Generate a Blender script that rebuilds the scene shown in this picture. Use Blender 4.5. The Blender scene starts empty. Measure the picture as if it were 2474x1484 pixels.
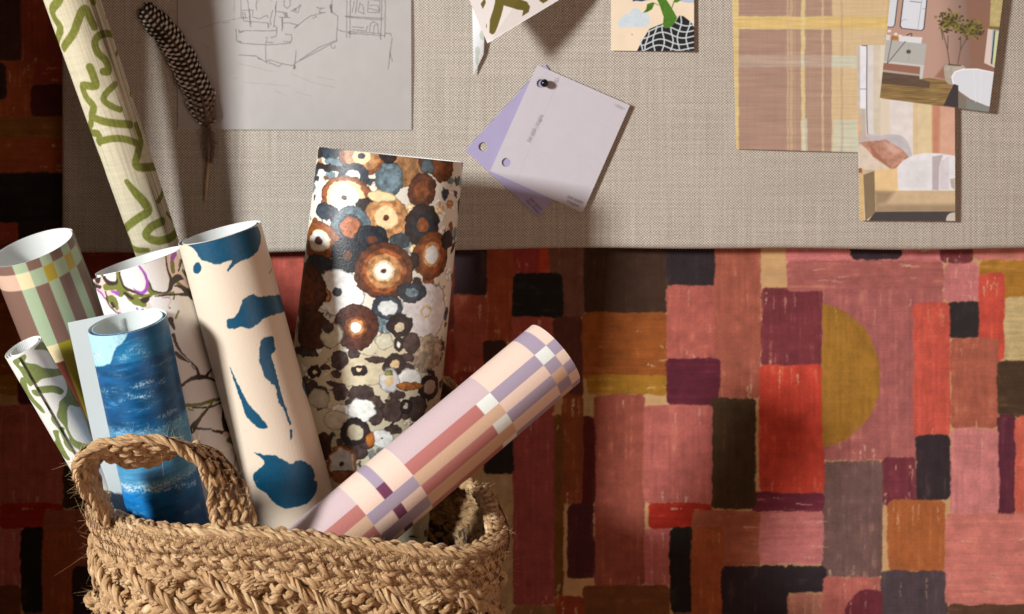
import bpy, math, random
import numpy as np
from mathutils import Vector
random.seed(7); RNG = np.random.default_rng(7)
scene = bpy.context.scene
COL = scene.collection

# ------------------------------------------------------------------ measures
W, H = 2473.0, 1484.0          # the frame in layout units
F = 4122.0                     # focal length in those units
HORIZ = 250.0                  # eye level
CAM = np.array([0.0, -2.05, 0.78])
def P(px, py, Y):
    D = Y - CAM[1]
    return np.array([(px - W/2)*D/F, Y, CAM[2] + (HORIZ - py)*D/F])
def PX(p):
    p = np.asarray(p); D = p[..., 1] - CAM[1]
    return np.stack([(p[..., 0])*F/D + W/2, HORIZ - (p[..., 2]-CAM[2])*F/D], -1)
def Z(ox, oy, sc):
    """crop coordinates -> layout units"""
    def f(pts): return [((ox + x/sc)/1.55277, (oy + y/sc)/1.55277) for x, y in pts]
    return f
def nrm(v): return v/np.linalg.norm(v)

# ------------------------------------------------------------------ noise
def vnoise(x, y, seed=0):
    x = np.asarray(x, float); y = np.asarray(y, float)
    xi = np.floor(x).astype(np.int64); yi = np.floor(y).astype(np.int64)
    xf = x - xi; yf = y - yi
    xf = xf*xf*(3-2*xf); yf = yf*yf*(3-2*yf)
    def h(a, b):
        n = (a*374761393 + b*668265263 + seed*974634777) & 0xffffffff
        n = ((n ^ (n >> 13))*1274126177) & 0xffffffff
        n = n ^ (n >> 16)
        return (n & 0xffff)/65535.0
    return (h(xi, yi)*(1-xf) + h(xi+1, yi)*xf)*(1-yf) + (h(xi, yi+1)*(1-xf) + h(xi+1, yi+1)*xf)*yf
def fbm(x, y, seed=0, oct=4):
    s = 0; a = .5; t = 0
    for k in range(oct):
        s = s + a*vnoise(x*2**k, y*2**k, seed+k*17); t += a; a *= .5
    return s/t
def sstep(a, b, x):
    t = np.clip((x-a)/(b-a), 0, 1); return t*t*(3-2*t)
def lin(c):
    c = np.clip(np.asarray(c, float), 0, 1)
    return np.where(c <= .04045, c/12.92, ((c+.055)/1.055)**2.4)
def C8(*c): return np.array(c, float)/255.0

def catmull(pts, closed=False, n=6):
    pts = np.asarray(pts, float); N = len(pts); out = []
    rng = range(N if closed else N-1)
    for i in rng:
        if closed: p0, p1, p2, p3 = pts[i-1], pts[i], pts[(i+1) % N], pts[(i+2) % N]
        else:
            p1, p2 = pts[i], pts[i+1]
            p0 = pts[i-1] if i > 0 else 2*p1-p2
            p3 = pts[i+2] if i+2 < N else 2*p2-p1
        for k in range(n):
            t = k/n
            out.append(.5*((2*p1) + (-p0+p2)*t + (2*p0-5*p1+4*p2-p3)*t*t + (-p0+3*p1-3*p2+p3)*t**3))
    if not closed: out.append(pts[-1])
    return np.array(out)

# ------------------------------------------------------------------ printing press: a sheet's own (u,t) plane
class Canvas:
    def __init__(s, u0, t0, u1, t1, cell, base, seed=0):
        s.u0, s.t0, s.cell = u0, t0, cell
        s.w = int(math.ceil((u1-u0)/cell))+1; s.h = int(math.ceil((t1-t0)/cell))+1
        s.a = np.empty((s.h, s.w, 3)); s.a[:] = base
        s.seed = seed
        s.U = u0 + np.arange(s.w)*cell; s.T = t0 + np.arange(s.h)*cell
    def box(s, x0, y0, x1, y1, m):
        i0 = max(0, int((x0-m-s.u0)/s.cell)); i1 = min(s.w, int((x1+m-s.u0)/s.cell)+2)
        j0 = max(0, int((y0-m-s.t0)/s.cell)); j1 = min(s.h, int((y1+m-s.t0)/s.cell)+2)
        if i1 <= i0 or j1 <= j0: return None
        X, Y = np.meshgrid(s.U[i0:i1], s.T[j0:j1]); return (slice(j0, j1), slice(i0, i1)), X, Y
    def warp(s, X, Y, amp, sc, k=0):
        if amp <= 0: return X, Y
        return (X + amp*(fbm(X/sc, Y/sc, s.seed+11+k, 3)-.5)*2, Y + amp*(fbm(X/sc+31, Y/sc+7, s.seed+23+k, 3)-.5)*2)
    def put(s, sl, m, col):
        m = m[..., None]; s.a[sl] = s.a[sl]*(1-m) + np.asarray(col)*m
    def poly(s, pts, col, alpha=1, amp=0, sc=8, soft=1.0, smooth=False, tex=0, tsc=(6, 6)):
        pts = np.asarray(pts, float)
        if smooth: pts = catmull(pts, True, 5)
        b = s.box(pts[:, 0].min(), pts[:, 1].min(), pts[:, 0].max(), pts[:, 1].max(), amp*2+soft*2+2)
        if b is None: return
        sl, X, Y = b; X0, Y0 = X, Y
        X, Y = s.warp(X, Y, amp, sc)
        d = np.full(X.shape, 1e9); ins = np.zeros(X.shape, bool)
        Q = np.roll(pts, -1, 0)
        for (ax, ay), (bx, by) in zip(pts, Q):
            ex, ey = bx-ax, by-ay; L = ex*ex+ey*ey+1e-9
            t = np.clip(((X-ax)*ex+(Y-ay)*ey)/L, 0, 1)
            d = np.minimum(d, (X-ax-t*ex)**2+(Y-ay-t*ey)**2)
            if abs(ey) > 1e-9:
                c = ((ay > Y) != (by > Y)) & (X < ex*(Y-ay)/ey+ax); ins ^= c
        sd = np.where(ins, np.sqrt(d), -np.sqrt(d))
        m = sstep(-soft, soft, sd)*alpha
        if callable(col): c = col(X0, Y0)
        else:
            c = np.asarray(col)
            if tex: c = c*(1 + tex*2*(fbm(X0/tsc[0], Y0/tsc[1], s.seed+5, 4)-.5))[..., None]
        s.put(sl, m, c)
    def ell(s, cx, cy, rx, ry, col, rot=0, **k):
        a = np.linspace(0, 2*math.pi, 28, endpoint=False); c, q = math.cos(rot), math.sin(rot)
        x, y = rx*np.cos(a), ry*np.sin(a)
        s.poly(np.stack([cx+x*c-y*q, cy+x*q+y*c], 1), col, **k)
    def rect(s, x0, y0, x1, y1, col, r=0, **k):
        if r <= 0: pts = [(x0, y0), (x1, y0), (x1, y1), (x0, y1)]
        else:
            r = min(r, (x1-x0)/2.01, (y1-y0)/2.01); pts = []
            for cx, cy, a0 in ((x1-r, y0+r, -90), (x1-r, y1-r, 0), (x0+r, y1-r, 90), (x0+r, y0+r, 180)):
                for q in range(5):
                    a = math.radians(a0+q*22.5); pts.append((cx+r*math.cos(a), cy+r*math.sin(a)))
        s.poly(pts, col, **k)
    def line(s, pts, w, col, alpha=1, amp=0, sc=8, soft=.8, smooth=True, tex=0, brk=0):
        """polyline; w is one width or one per control point"""
        pts = np.asarray(pts, float); n = len(pts)
        ws = np.full(n, float(w)) if np.isscalar(w) else np.asarray(w, float)
        q = np.concatenate([pts, ws[:, None]], 1)
        if smooth and n > 2: q = catmull(q, False, 4)
        m0 = q[:, 2].max()
        b = s.box(q[:, 0].min(), q[:, 1].min(), q[:, 0].max(), q[:, 1].max(), m0/2+amp*2+soft+2)
        if b is None: return
        sl, X, Y = b; X0, Y0 = X, Y; X, Y = s.warp(X, Y, amp, sc)
        best = np.full(X.shape, -1e9)
        for i in range(len(q)-1):
            ax, ay, aw = q[i]; bx, by, bw = q[i+1]; ex, ey = bx-ax, by-ay; L = ex*ex+ey*ey+1e-9
            t = np.clip(((X-ax)*ex+(Y-ay)*ey)/L, 0, 1)
            best = np.maximum(best, (aw+(bw-aw)*t)/2-np.sqrt((X-ax-t*ex)**2+(Y-ay-t*ey)**2))
        m = sstep(-soft, soft, best)*alpha
        if brk: m = m*sstep(brk-.12, brk+.12, fbm(X0/5, Y0/5, s.seed+77, 3))
        c = np.asarray(col)
        if tex: c = c*(1+tex*2*(fbm(X0/5, Y0/5, s.seed+5, 3)-.5))[..., None]
        s.put(sl, m, c)
    def mul(s, f): s.a *= f[..., None]
    def grid(s): return np.meshgrid(s.U, s.T)
    def sample(s, u, t):
        x = np.clip((u-s.u0)/s.cell, 0, s.w-1.001); y = np.clip((t-s.t0)/s.cell, 0, s.h-1.001)
        i = x.astype(int); j = y.astype(int); fx = (x-i)[..., None]; fy = (y-j)[..., None]
        a = s.a
        return (a[j, i]*(1-fx)+a[j, i+1]*fx)*(1-fy)+(a[j+1, i]*(1-fx)+a[j+1, i+1]*fx)*fy

# ------------------------------------------------------------------ objects
def tag(o, label=None, cat=None, group=None, kind=None):
    if label: o['label'] = label
    if cat: o['category'] = cat
    if group: o['group'] = group
    if kind: o['kind'] = kind
    return o
def empty(name, loc, **k):
    o = bpy.data.objects.new(name, None); COL.objects.link(o); o.location = [float(c) for c in loc]
    o.empty_display_size = .02; return tag(o, **k)
def mesh_obj(name, verts, faces, mat, parent=None, cols=None, uv=None, smooth=True, origin=None):
    """verts (N,3); faces (M,k) constant k, or a list of arrays of different k"""
    verts = np.asarray(verts, float)
    if parent is not None: off = np.array(parent.matrix_world.translation if False else parent.location)
    else: off = np.array(origin) if origin is not None else verts.mean(0)
    me = bpy.data.meshes.new(name)
    fl = faces if isinstance(faces, list) else [faces]
    fl = [np.asarray(f, np.int32) for f in fl if len(f)]
    li = np.concatenate([f.ravel() for f in fl]); tot = np.concatenate([np.full(len(f), f.shape[1], np.int32) for f in fl])
    me.vertices.add(len(verts)); me.vertices.foreach_set('co', (verts-off).astype(np.float32).ravel())
    me.loops.add(len(li)); me.loops.foreach_set('vertex_index', li)
    me.polygons.add(len(tot)); st = np.concatenate([[0], np.cumsum(tot)[:-1]]).astype(np.int32)
    me.polygons.foreach_set('loop_start', st); me.polygons.foreach_set('loop_total', tot)
    me.polygons.foreach_set('use_smooth', np.full(len(tot), bool(smooth)))
    me.update(calc_edges=True)
    if cols is not None:
        at = me.color_attributes.new('Col', 'FLOAT_COLOR', 'POINT')
        c = np.ones((len(verts), 4), np.float32); c[:, :3] = lin(cols); at.data.foreach_set('color', c.ravel())
    if uv is not None:
        l = me.uv_layers.new(name='UVMap'); l.data.foreach_set('uv', np.asarray(uv, np.float32)[li].ravel())
    me.materials.append(mat)
    o = bpy.data.objects.new(name, me); COL.objects.link(o)
    if parent is not None: o.parent = parent
    else: o.location = [float(c) for c in off]
    return o
def gfaces(h, w, off=0):
    i = np.arange(h*w).reshape(h, w)+off
    return np.stack([i[:-1, :-1], i[:-1, 1:], i[1:, 1:], i[1:, :-1]], -1).reshape(-1, 4)

# ------------------------------------------------------------------ materials (node based)
class NT:
    def __init__(s, name):
        s.m = bpy.data.materials.new(name); s.m.use_nodes = True; s.t = s.m.node_tree; s.n = s.t.nodes
        s.b = s.n['Principled BSDF']
    def add(s, typ, ins=None, **k):
        n = s.n.new(typ)
        for a, v in k.items(): setattr(n, a, v)
        for a, v in (ins or {}).items():
            i = n.inputs[a]
            if isinstance(v, bpy.types.NodeSocket): s.t.links.new(v, i)
            else: i.default_value = v
        return n
    def math(s, op, a, b=0.0, c=0.0):
        n = s.add('ShaderNodeMath', operation=op)
        for i, v in enumerate((a, b, c)):
            if isinstance(v, bpy.types.NodeSocket): s.t.links.new(v, n.inputs[i])
            elif i < len(n.inputs): n.inputs[i].default_value = v
        return n.outputs[0]
    def mix(s, f, a, b, blend='MIX'):
        n = s.add('ShaderNodeMix', data_type='RGBA', blend_type=blend)
        for i, v in ((0, f), (6, a), (7, b)):
            if isinstance(v, bpy.types.NodeSocket): s.t.links.new(v, n.inputs[i])
            else: n.inputs[i].default_value = v
        return n.outputs[2]
    def ramp(s, f, stops):
        n = s.add('ShaderNodeValToRGB', {'Fac': f}); e = n.color_ramp.elements
        while len(e) < len(stops): e.new(.5)
        for el, (p, c) in zip(e, stops): el.position = p; el.color = c
        return n.outputs[0]
    def link(s, a, b): s.t.links.new(a, s.b.inputs[b])
    def set(s, **k):
        for a, v in k.items(): s.b.inputs[a.replace('_', ' ')].default_value = v
        return s
    def xyz(s, out='Object'):
        c = s.add('ShaderNodeTexCoord').outputs[out]; x = s.add('ShaderNodeSeparateXYZ', {'Vector': c}); return c, x.outputs[0], x.outputs[1], x.outputs[2]
    def noise(s, vec, scale, detail=3, rough=.5):
        return s.add('ShaderNodeTexNoise', {'Vector': vec, 'Scale': scale, 'Detail': detail, 'Roughness': rough}).outputs[0]
    def vec(s, x, y, z):
        n = s.add('ShaderNodeCombineXYZ')
        for i, v in enumerate((x, y, z)):
            if isinstance(v, bpy.types.NodeSocket): s.t.links.new(v, n.inputs[i])
            else: n.inputs[i].default_value = v
        return n.outputs[0]
    def bump(s, h, strength, dist=.0005):
        n = s.add('ShaderNodeBump', {'Height': h, 'Strength': strength, 'Distance': dist}); s.link(n.outputs[0], 'Normal')
def L4(r, g, b): return tuple(lin(C8(r, g, b)))+(1.0,)

def mat_plain(name, rgb, rough=.6, **k):
    t = NT(name); c, x, y, z = t.xyz()
    n = t.noise(c, 160, 4)
    col = t.mix(.10, L4(*rgb), t.ramp(n, [(.3, (.5, .5, .5, 1)), (.7, (1, 1, 1, 1))]), 'MULTIPLY')
    t.link(col, 'Base Color'); t.set(Roughness=rough); t.bump(t.noise(c, 900, 2), .1)
    for a, v in k.items(): t.b.inputs[a.replace('_', ' ')].default_value = v
    return t.m
def mat_print(name, rough=.5, grain=.06, emb=.25, spec=.4, escale=420, extra=None, coat=0):
    """printed paper: ink colours on the sheet, fine paper tooth, embossed vinyl"""
    t = NT(name); c, x, y, z = t.xyz()
    a = t.add('ShaderNodeAttribute', attribute_name='Col').outputs['Color']
    n = t.noise(c, 700, 3); g = t.math('MULTIPLY_ADD', n, grain*2, 1-grain)
    col = t.mix(1.0, a, t.vec(g, g, g), 'MULTIPLY')
    hgt = t.noise(c, escale, 3, .6)
    if extra == 'grass':          # woven grasscloth: crossing slubs and dark weft lines
        u = t.add('ShaderNodeUVMap'); s = t.add('ShaderNodeSeparateXYZ', {'Vector': u.outputs[0]}); U, V = s.outputs[0], s.outputs[1]
        w1 = t.math('SINE', t.math('MULTIPLY', U, 2*math.pi/.0016)); w2 = t.math('SINE', t.math('MULTIPLY', V, 2*math.pi/.0019))
        wv = t.math('MULTIPLY', w1, w2)
        ln = t.noise(t.vec(t.math('MULTIPLY', U, 420.0), t.math('MULTIPLY', V, 3.0), 0.0), 1.0, 3, .7)
        l2 = t.noise(t.vec(t.math('MULTIPLY', U, 12.0), t.math('MULTIPLY', V, 260.0), 3.0), 1.0, 2, .6)
        f = t.math('ADD', t.math('MULTIPLY', wv, .10), t.math('ADD', t.math('MULTIPLY', ln, .75), t.math('MULTIPLY', l2, .3)))
        f = t.math('ADD', f, .40)
        f = t.math('MINIMUM', f, 1.08)
        col = t.mix(1.0, col, t.vec(f, t.math('MULTIPLY', f, .985), t.math('MULTIPLY', f, .95)), 'MULTIPLY')
        hgt = t.math('ADD', wv, ln)
    if extra == 'woven':          # fabric: fine horizontal ribs and weave
        w1 = t.math('SINE', t.math('MULTIPLY', z, 2*math.pi/.0023)); w2 = t.math('SINE', t.math('MULTIPLY', x, 2*math.pi/.0021))
        wv = t.math('MULTIPLY', w1, w2)
        ln = t.noise(t.vec(t.math('MULTIPLY', x, 14.0), 0.0, t.math('MULTIPLY', z, 650.0)), 1.0, 3, .6)
        f = t.math('ADD', t.math('MULTIPLY', wv, .07), t.math('ADD', t.math('MULTIPLY', ln, .38), .81))
        col = t.mix(1.0, col, t.vec(f, f, f), 'MULTIPLY'); hgt = t.math('ADD', wv, t.math('MULTIPLY', ln, 2.0))
    t.link(col, 'Base Color'); t.set(Roughness=rough); t.b.inputs['Specular IOR Level'].default_value = spec
    if coat: t.b.inputs['Coat Weight'].default_value = coat; t.b.inputs['Coat Roughness'].default_value = .12
    t.bump(hgt, emb, .0006)
    return t.m
def mat_backing():
    t = NT('paper_backing'); u = t.add('ShaderNodeUVMap'); s = t.add('ShaderNodeSeparateXYZ', {'Vector': u.outputs[0]})
    w1 = t.math('SINE', t.math('MULTIPLY', s.outputs[0], 2*math.pi/.0030)); w2 = t.math('SINE', t.math('MULTIPLY', s.outputs[1], 2*math.pi/.0026))
    w = t.math('MULTIPLY', w1, w2); f = t.math('MULTIPLY_ADD', w, .05, .95)
    a = t.add('ShaderNodeAttribute', attribute_name='Col').outputs['Color']
    t.link(t.mix(1.0, a, t.vec(f, f, f), 'MULTIPLY'), 'Base Color'); t.set(Roughness=.75); t.bump(w, .3, .0004); return t.m
def mat_linen():
    t = NT('linen_weave'); c, x, y, z = t.xyz()
    xs = t.math('ADD', x, t.math('MULTIPLY', t.noise(t.vec(t.math('MULTIPLY', x, 30.0), 0.0, t.math('MULTIPLY', z, 9.0)), 1.0, 2), .0016))
    zs = t.math('ADD', z, t.math('MULTIPLY', t.noise(t.vec(t.math('MULTIPLY', x, 9.0), 5.0, t.math('MULTIPLY', z, 30.0)), 1.0, 2), .0016))
    w = t.math('MULTIPLY', t.math('SINE', t.math('MULTIPLY', xs, math.pi/.00180)), t.math('SINE', t.math('MULTIPLY', zs, math.pi/.00165)))
    sv = t.noise(t.vec(t.math('MULTIPLY', x, 330.0), 0.0, t.math('MULTIPLY', z, 6.0)), 1.0, 3, .65)     # upright slubs
    sh = t.noise(t.vec(t.math('MULTIPLY', x, 8.0), 2.0, t.math('MULTIPLY', z, 330.0)), 1.0, 3, .65)     # level slubs
    cl = t.noise(t.vec(t.math('MULTIPLY', x, 480.0), 2.0, t.math('MULTIPLY', z, 480.0)), 1.0, 2, .6)
    f = t.math('ADD', t.math('MULTIPLY', w, .42), t.math('ADD', t.math('MULTIPLY', sv, .36), t.math('MULTIPLY', sh, .30)))
    f = t.math('ADD', f, t.math('MULTIPLY', cl, .55)); f = t.math('SUBTRACT', f, .10)
    col = t.ramp(f, [(.04, L4(96, 87, 77)), (.46, L4(170, 160, 149)), (.96, L4(232, 224, 211))])
    t.link(col, 'Base Color'); t.set(Roughness=.95); t.b.inputs['Specular IOR Level'].default_value = .15
    t.bump(t.math('ADD', w, sv), .5, .0006); return t.m
def mat_jute(name='jute', dark=(112, 74, 38), mid=(176, 128, 74), lite=(222, 184, 130)):
    t = NT(name); u = t.add('ShaderNodeUVMap'); s = t.add('ShaderNodeSeparateXYZ', {'Vector': u.outputs[0]}); U, V = s.outputs[0], s.outputs[1]
    tw = t.math('ADD', V, t.math('MULTIPLY', U, 30.0))
    cv = t.vec(t.math('COSINE', t.math('MULTIPLY', tw, 6.2832)), t.math('SINE', t.math('MULTIPLY', tw, 6.2832)), t.math('MULTIPLY', U, 14.0))
    fib = t.noise(cv, 5.0, 5, .75)
    c, x, y, z = t.xyz(); big = t.noise(t.vec(t.math('MULTIPLY', U, 7.0), 0.0, 0.0), 1.0, 3, .7); fine = t.noise(c, 1500, 2)
    f = t.math('ADD', t.math('MULTIPLY', fib, .95), t.math('ADD', t.math('MULTIPLY', big, .75), t.math('MULTIPLY', fine, .20)))
    f = t.math('SUBTRACT', f, .44)
    t.link(t.ramp(f, [(.26, L4(*dark)), (.5, L4(*mid)), (.74, L4(*lite))]), 'Base Color')
    t.set(Roughness=.40); t.b.inputs['Specular IOR Level'].default_value = .6
    t.b.inputs['Sheen Weight'].default_value = .15
    t.bump(t.math('ADD', fib, t.math('MULTIPLY', fine, .3)), .9, .0012); return t.m
M_JUTE = mat_jute('jute', (84, 52, 26), (186, 143, 92), (250, 225, 180)); M_THREAD = mat_plain('sewing_thread', (104, 68, 44), .8)
M_FIBRE = mat_plain('loose_fibre', (205, 170, 120), .6)
M_BACK = mat_backing(); M_LINEN = mat_linen()
M_PAPER = mat_print('matt_print'); M_VINYL = mat_print('embossed_vinyl_print', .42, .05, .45, .45, 520)
M_GLOSS = mat_print('glossy_print', .40, .05, .5, .42, 480)
M_GRASS = mat_print('grasscloth', .85, .05, .6, .15, extra='grass')
M_FABRIC = mat_print('woven_print', .85, .05, .5, .2, extra='woven')
M_PHOTO = mat_print('photo_print', .38, .02, .02, .4)

# ------------------------------------------------------------------ the rolls
PXM = lambda Y: (Y-CAM[1])/F
class Roll:
    def __init__(s, top, Y, dirp, facing, R, L, edge=-150, way=1, turns=1.6, gap=.0022, tail=0, taper=0, flat=1, tailbend=0, cut=0, wob=0):
        """edge: angle (deg, 0 faces the lens, + to the right) of the outer free edge; way: winding from it"""
        s.k = PXM(Y); v = nrm(P(top[0], top[1], Y)-CAM)
        e = np.array([dirp[0], 0, -dirp[1]]); e = nrm(e - v*np.dot(e, v)); s.d = math.sqrt(1-facing**2)*e + facing*v
        s.o = P(top[0], top[1], Y); s.e2 = nrm(-(v - s.d*np.dot(v, s.d))); s.e1 = np.cross(s.e2, s.d)
        s.R = R*s.k; s.L = L*s.k; s.taper = taper; s.wob = wob
        a0 = math.radians(edge); n = int(turns*140); pts = []; ang = []
        if tail:
            tl = tail*s.k
            tx, ty = -way*math.cos(a0), way*math.sin(a0)     # leaving the drum backwards along the winding
            for q in np.linspace(1, 0, 24, endpoint=False):
                b = tailbend*s.k*q*q
                pts.append((s.R*math.sin(a0)+tx*tl*q+math.sin(a0)*b, (s.R*math.cos(a0)+ty*tl*q+math.cos(a0)*b)*1)); ang.append(None)
        i0 = len(pts)
        for i in range(n+1):
            ph = 2*math.pi*turns*i/n; th = a0+way*ph
            r = s.R-gap*ph/(2*math.pi)
            pts.append((r*math.sin(th), r*math.cos(th)*flat)); ang.append(th)
        pts = np.array(pts); seg = np.hypot(*np.diff(pts, axis=0).T); al = np.concatenate([[0], np.cumsum(seg)])
        # arc length is zero where the outer wrap faces the lens
        th = np.array([a if a is not None else np.nan for a in ang])
        tgt = 0.0
        z = np.nanargmin(np.abs(np.where(np.arange(len(th)) < i0, np.nan, th)-tgt)) if (way > 0) == (a0 <= 0) else None
        if z is None:
            tgt = 2*math.pi*way if abs(a0) > 0 else 0; z = np.nanargmin(np.abs(th-tgt))
        s.way = way; s.pts = pts; s.al = (al-al[z])*way; s.z = z
        if way < 0: s.pts = pts[::-1]; s.al = s.al[::-1]
        s.umin, s.umax = s.al[0], s.al[-1]
    def pos(s, u, t):
        X = np.interp(u, s.al, s.pts[:, 0]); Y = np.interp(u, s.al, s.pts[:, 1])
        f = 1+s.taper*t/s.L
        if s.wob: f = f*(1+s.wob*np.sin(t/s.L*9+X/s.R*1.5)*.5)
        return s.o + s.d*np.asarray(t)[..., None] + s.e1*(X*f)[..., None] + s.e2*(Y*f)[..., None]
    def inv(s, pts, lo=None, hi=None):
        """layout points -> (u,t) on the facing side of the sheet"""
        lo = -1.75*s.R if lo is None else lo; hi = 1.75*s.R if hi is None else hi
        pts = np.asarray(pts, float); u = np.linspace(lo, hi, 90); t = np.linspace(-.05*s.L, s.L, 90)
        UU, TT = np.meshgrid(u, t); q = PX(s.pos(UU, TT)).reshape(-1, 2); out = []
        for p in pts:
            i = np.argmin(((q-p)**2).sum(1)); x = np.array([UU.flat[i], TT.flat[i]]); b0 = q[i]
            for _ in range(4):
                f0 = PX(s.pos(x[0], x[1])); h = 1e-4
                J = np.stack([(PX(s.pos(x[0]+h, x[1]))-f0)/h, (PX(s.pos(x[0], x[1]+h))-f0)/h], 1)
                dx = np.linalg.lstsq(J, p-f0, rcond=1e-2)[0]; dx = np.clip(dx, -.01, .01); x = x+dx
                x[0] = min(max(x[0], lo), hi)
            out.append(x/s.k)
        return np.array(out)
    def build(s, name, paint, mat, label, cell=1.7, backcol=(226, 228, 226), lo=None, hi=None, base=(230, 230, 230)):
        root = empty(name, s.o+s.d*s.L, label=label, cat='wallpaper roll', group='wallpaper rolls standing in the basket')
        k = s.k; lo = -1.75*s.R if lo is None else lo; hi = 1.75*s.R if hi is None else hi
        cv = Canvas(lo/k, -12, hi/k, s.L/k+2, cell*.8, C8(*base), seed=abs(hash(label)) % 1000 if False else sum(map(ord, label)) % 997)
        paint(cv, s)
        nu = int((s.umax-s.umin)/k/cell); nt = int(s.L/k/cell)
        u = np.linspace(s.umin, s.umax, nu); t = np.linspace(0, s.L, nt); UU, TT = np.meshgrid(u, t)
        pos = s.pos(UU, TT)
        span = hi-lo; uc = np.where((UU < lo) | (UU > hi), lo+np.mod(UU-lo, span), UU)
        col = cv.sample(uc/k, TT/k)
        fc = gfaces(nt, nu)
        if True: fc = fc[:, ::-1]
        uv = np.stack([UU, TT], -1).reshape(-1, 2)
        mesh_obj('printed_face', pos.reshape(-1, 3), fc, mat, root, col.reshape(-1, 3), uv)
        # backing sheet, a paper's thickness inside, with its cut edges
        du = np.gradient(pos, axis=1); dt = np.gradient(pos, axis=0); n = np.cross(du, dt); n /= np.linalg.norm(n, axis=2, keepdims=True)+1e-12
        mid = pos[0, int((0-s.umin)/(s.umax-s.umin)*(nu-1))]; 
        sg = 1.0 if np.dot(n[nt//2, int((0-s.umin)/(s.umax-s.umin)*(nu-1))], s.e2) > 0 else -1.0
        inn = pos - n*sg*.00055
        ju = np.unique(np.concatenate([np.arange(0, nu, 3), [nu-1]])); jt = np.unique(np.concatenate([np.arange(0, nt, 12), [nt-1]]))
        g = inn[np.ix_(jt, ju)]; vs = [g.reshape(-1, 3)]; fs = [gfaces(len(jt), len(ju))]; uvs = [np.stack([UU[np.ix_(jt, ju)], TT[np.ix_(jt, ju)]], -1).reshape(-1, 2)]
        off = len(vs[0])
        for a, b, w in ((pos[0], inn[0], UU[0]), (pos[-1], inn[-1], UU[-1]), (pos[:, 0], inn[:, 0], TT[:, 0]), (pos[:, -1], inn[:, -1], TT[:, -1])):
            st = np.stack([a, b], 0); m = st.shape[1]; vs.append(st.reshape(-1, 3)); fs.append(gfaces(2, m, off)); uvs.append(np.stack([np.tile(w, 2), np.zeros(2*m)], -1)); off += 2*m
        V = np.concatenate(vs); mesh_obj('paper_backing', V, np.concatenate(fs), M_BACK, root, np.tile(C8(*backcol), (len(V), 1)), np.concatenate(uvs))
        return root

# crops the patterns were read from
z1 = Z(0, 0, 1.4842); z4 = Z(0, 800, 1.649); z5 = Z(700, 800, 1.1417); zf = Z(1000, 500, 1.855); zp = Z(1000, 1200, 1.649)
zs = Z(0, 1240, 2.855); zg = Z(0, 820, 2.5575); zm = Z(330, 900, 2.473); zm2 = Z(700, 1350, 2.121); zl = Z(1080, 1150, 2.182); zh = Z(200, 1600, 2.108)

# --- grasscloth
OLV = C8(128, 132, 62)
def paint_grass(cv, r):
    X, Y = cv.grid(); cv.a[:] = C8(218, 210, 184); 
    S = [([(340, -60), (325, 5), (290, 55), (300, 100), (335, 170), (345, 250), (350, 300)], 40), ([(352, 270), (400, 200), (430, 130), (455, 65), (480, 55), (505, 110), (525, 150)], 36),
         ([(490, -60), (520, 10)], 34), ([(200, -60), (228, 0), (240, 40)], 20), ([(625, 190), (565, 192), (530, 230), (542, 290), (590, 340), (605, 395), (575, 400)], 34),
         ([(362, 365), (378, 430), (405, 500), (430, 565)], [8, 18, 18, 6]), ([(658, 270), (648, 305)], 20), ([(700, 410), (720, 480), (745, 550)], [8, 24, 20]),
         ([(500, 375), (520, 425), (530, 480), (462, 478), (478, 540), (520, 595), (510, 640), (505, 690), (500, 730), (545, 745), (550, 795)], 36),
         ([(530, 660), (600, 682), (725, 695)], 36), ([(545, 790), (610, 775), (690, 775), (775, 805)], 32), ([(760, 700), (785, 780), (768, 850), (768, 930), (885, 930)], 38),
         ([(640, 470), (590, 520), (578, 560), (620, 592), (668, 612)], 28), ([(535, 880), (572, 940)], [16, 34]), ([(705, 1012), (755, 1075), (812, 1140), (822, 1180), (760, 1222), (708, 1285), (700, 1330), (740, 1378), (825, 1392)], [24, 38, 44, 40, 36, 40, 44, 40, 20]),
         ([(905, 1232), (845, 1262), (812, 1312), (870, 1342), (945, 1325), (988, 1285), (985, 1240)], 38), ([(918, 1050), (880, 1122)], 24), ([(930, 1190), (978, 1228)], 22), ([(820, 760), (832, 800)], 14),
         ([(570, 60), (590, 100)], 16), ([(1000, 1300), (1020, 1400), (980, 1500)], 30)]
    for p, w in S:
        cv.line(r.inv(z1(p)), np.asarray(w, float)/1.78 if not np.isscalar(w) else w/1.78, OLV, amp=.7, sc=5, tex=.12)
    # fine dark lines along the length, stronger towards the right
    n = fbm(X/1.6, Y/240, 5, 2); right = sstep(-30, 60, X)
    cv.mul(1-.38*right*sstep(.60, .78, n)); cv.mul(1-.05*sstep(.5, .8, fbm(X/3, Y/60, 8, 3)))
R_GRASS = Roll((121, -150), -.175, (.325, .946), .06, 70, 1050, edge=170, way=-1, turns=1.25, taper=-.20, gap=.003)
R_GRASS.build('wallpaper_roll', paint_grass, M_GRASS, 'tall cream grasscloth roll with olive green squiggles, running out of the top of the photo', backcol=(214, 205, 185))

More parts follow.
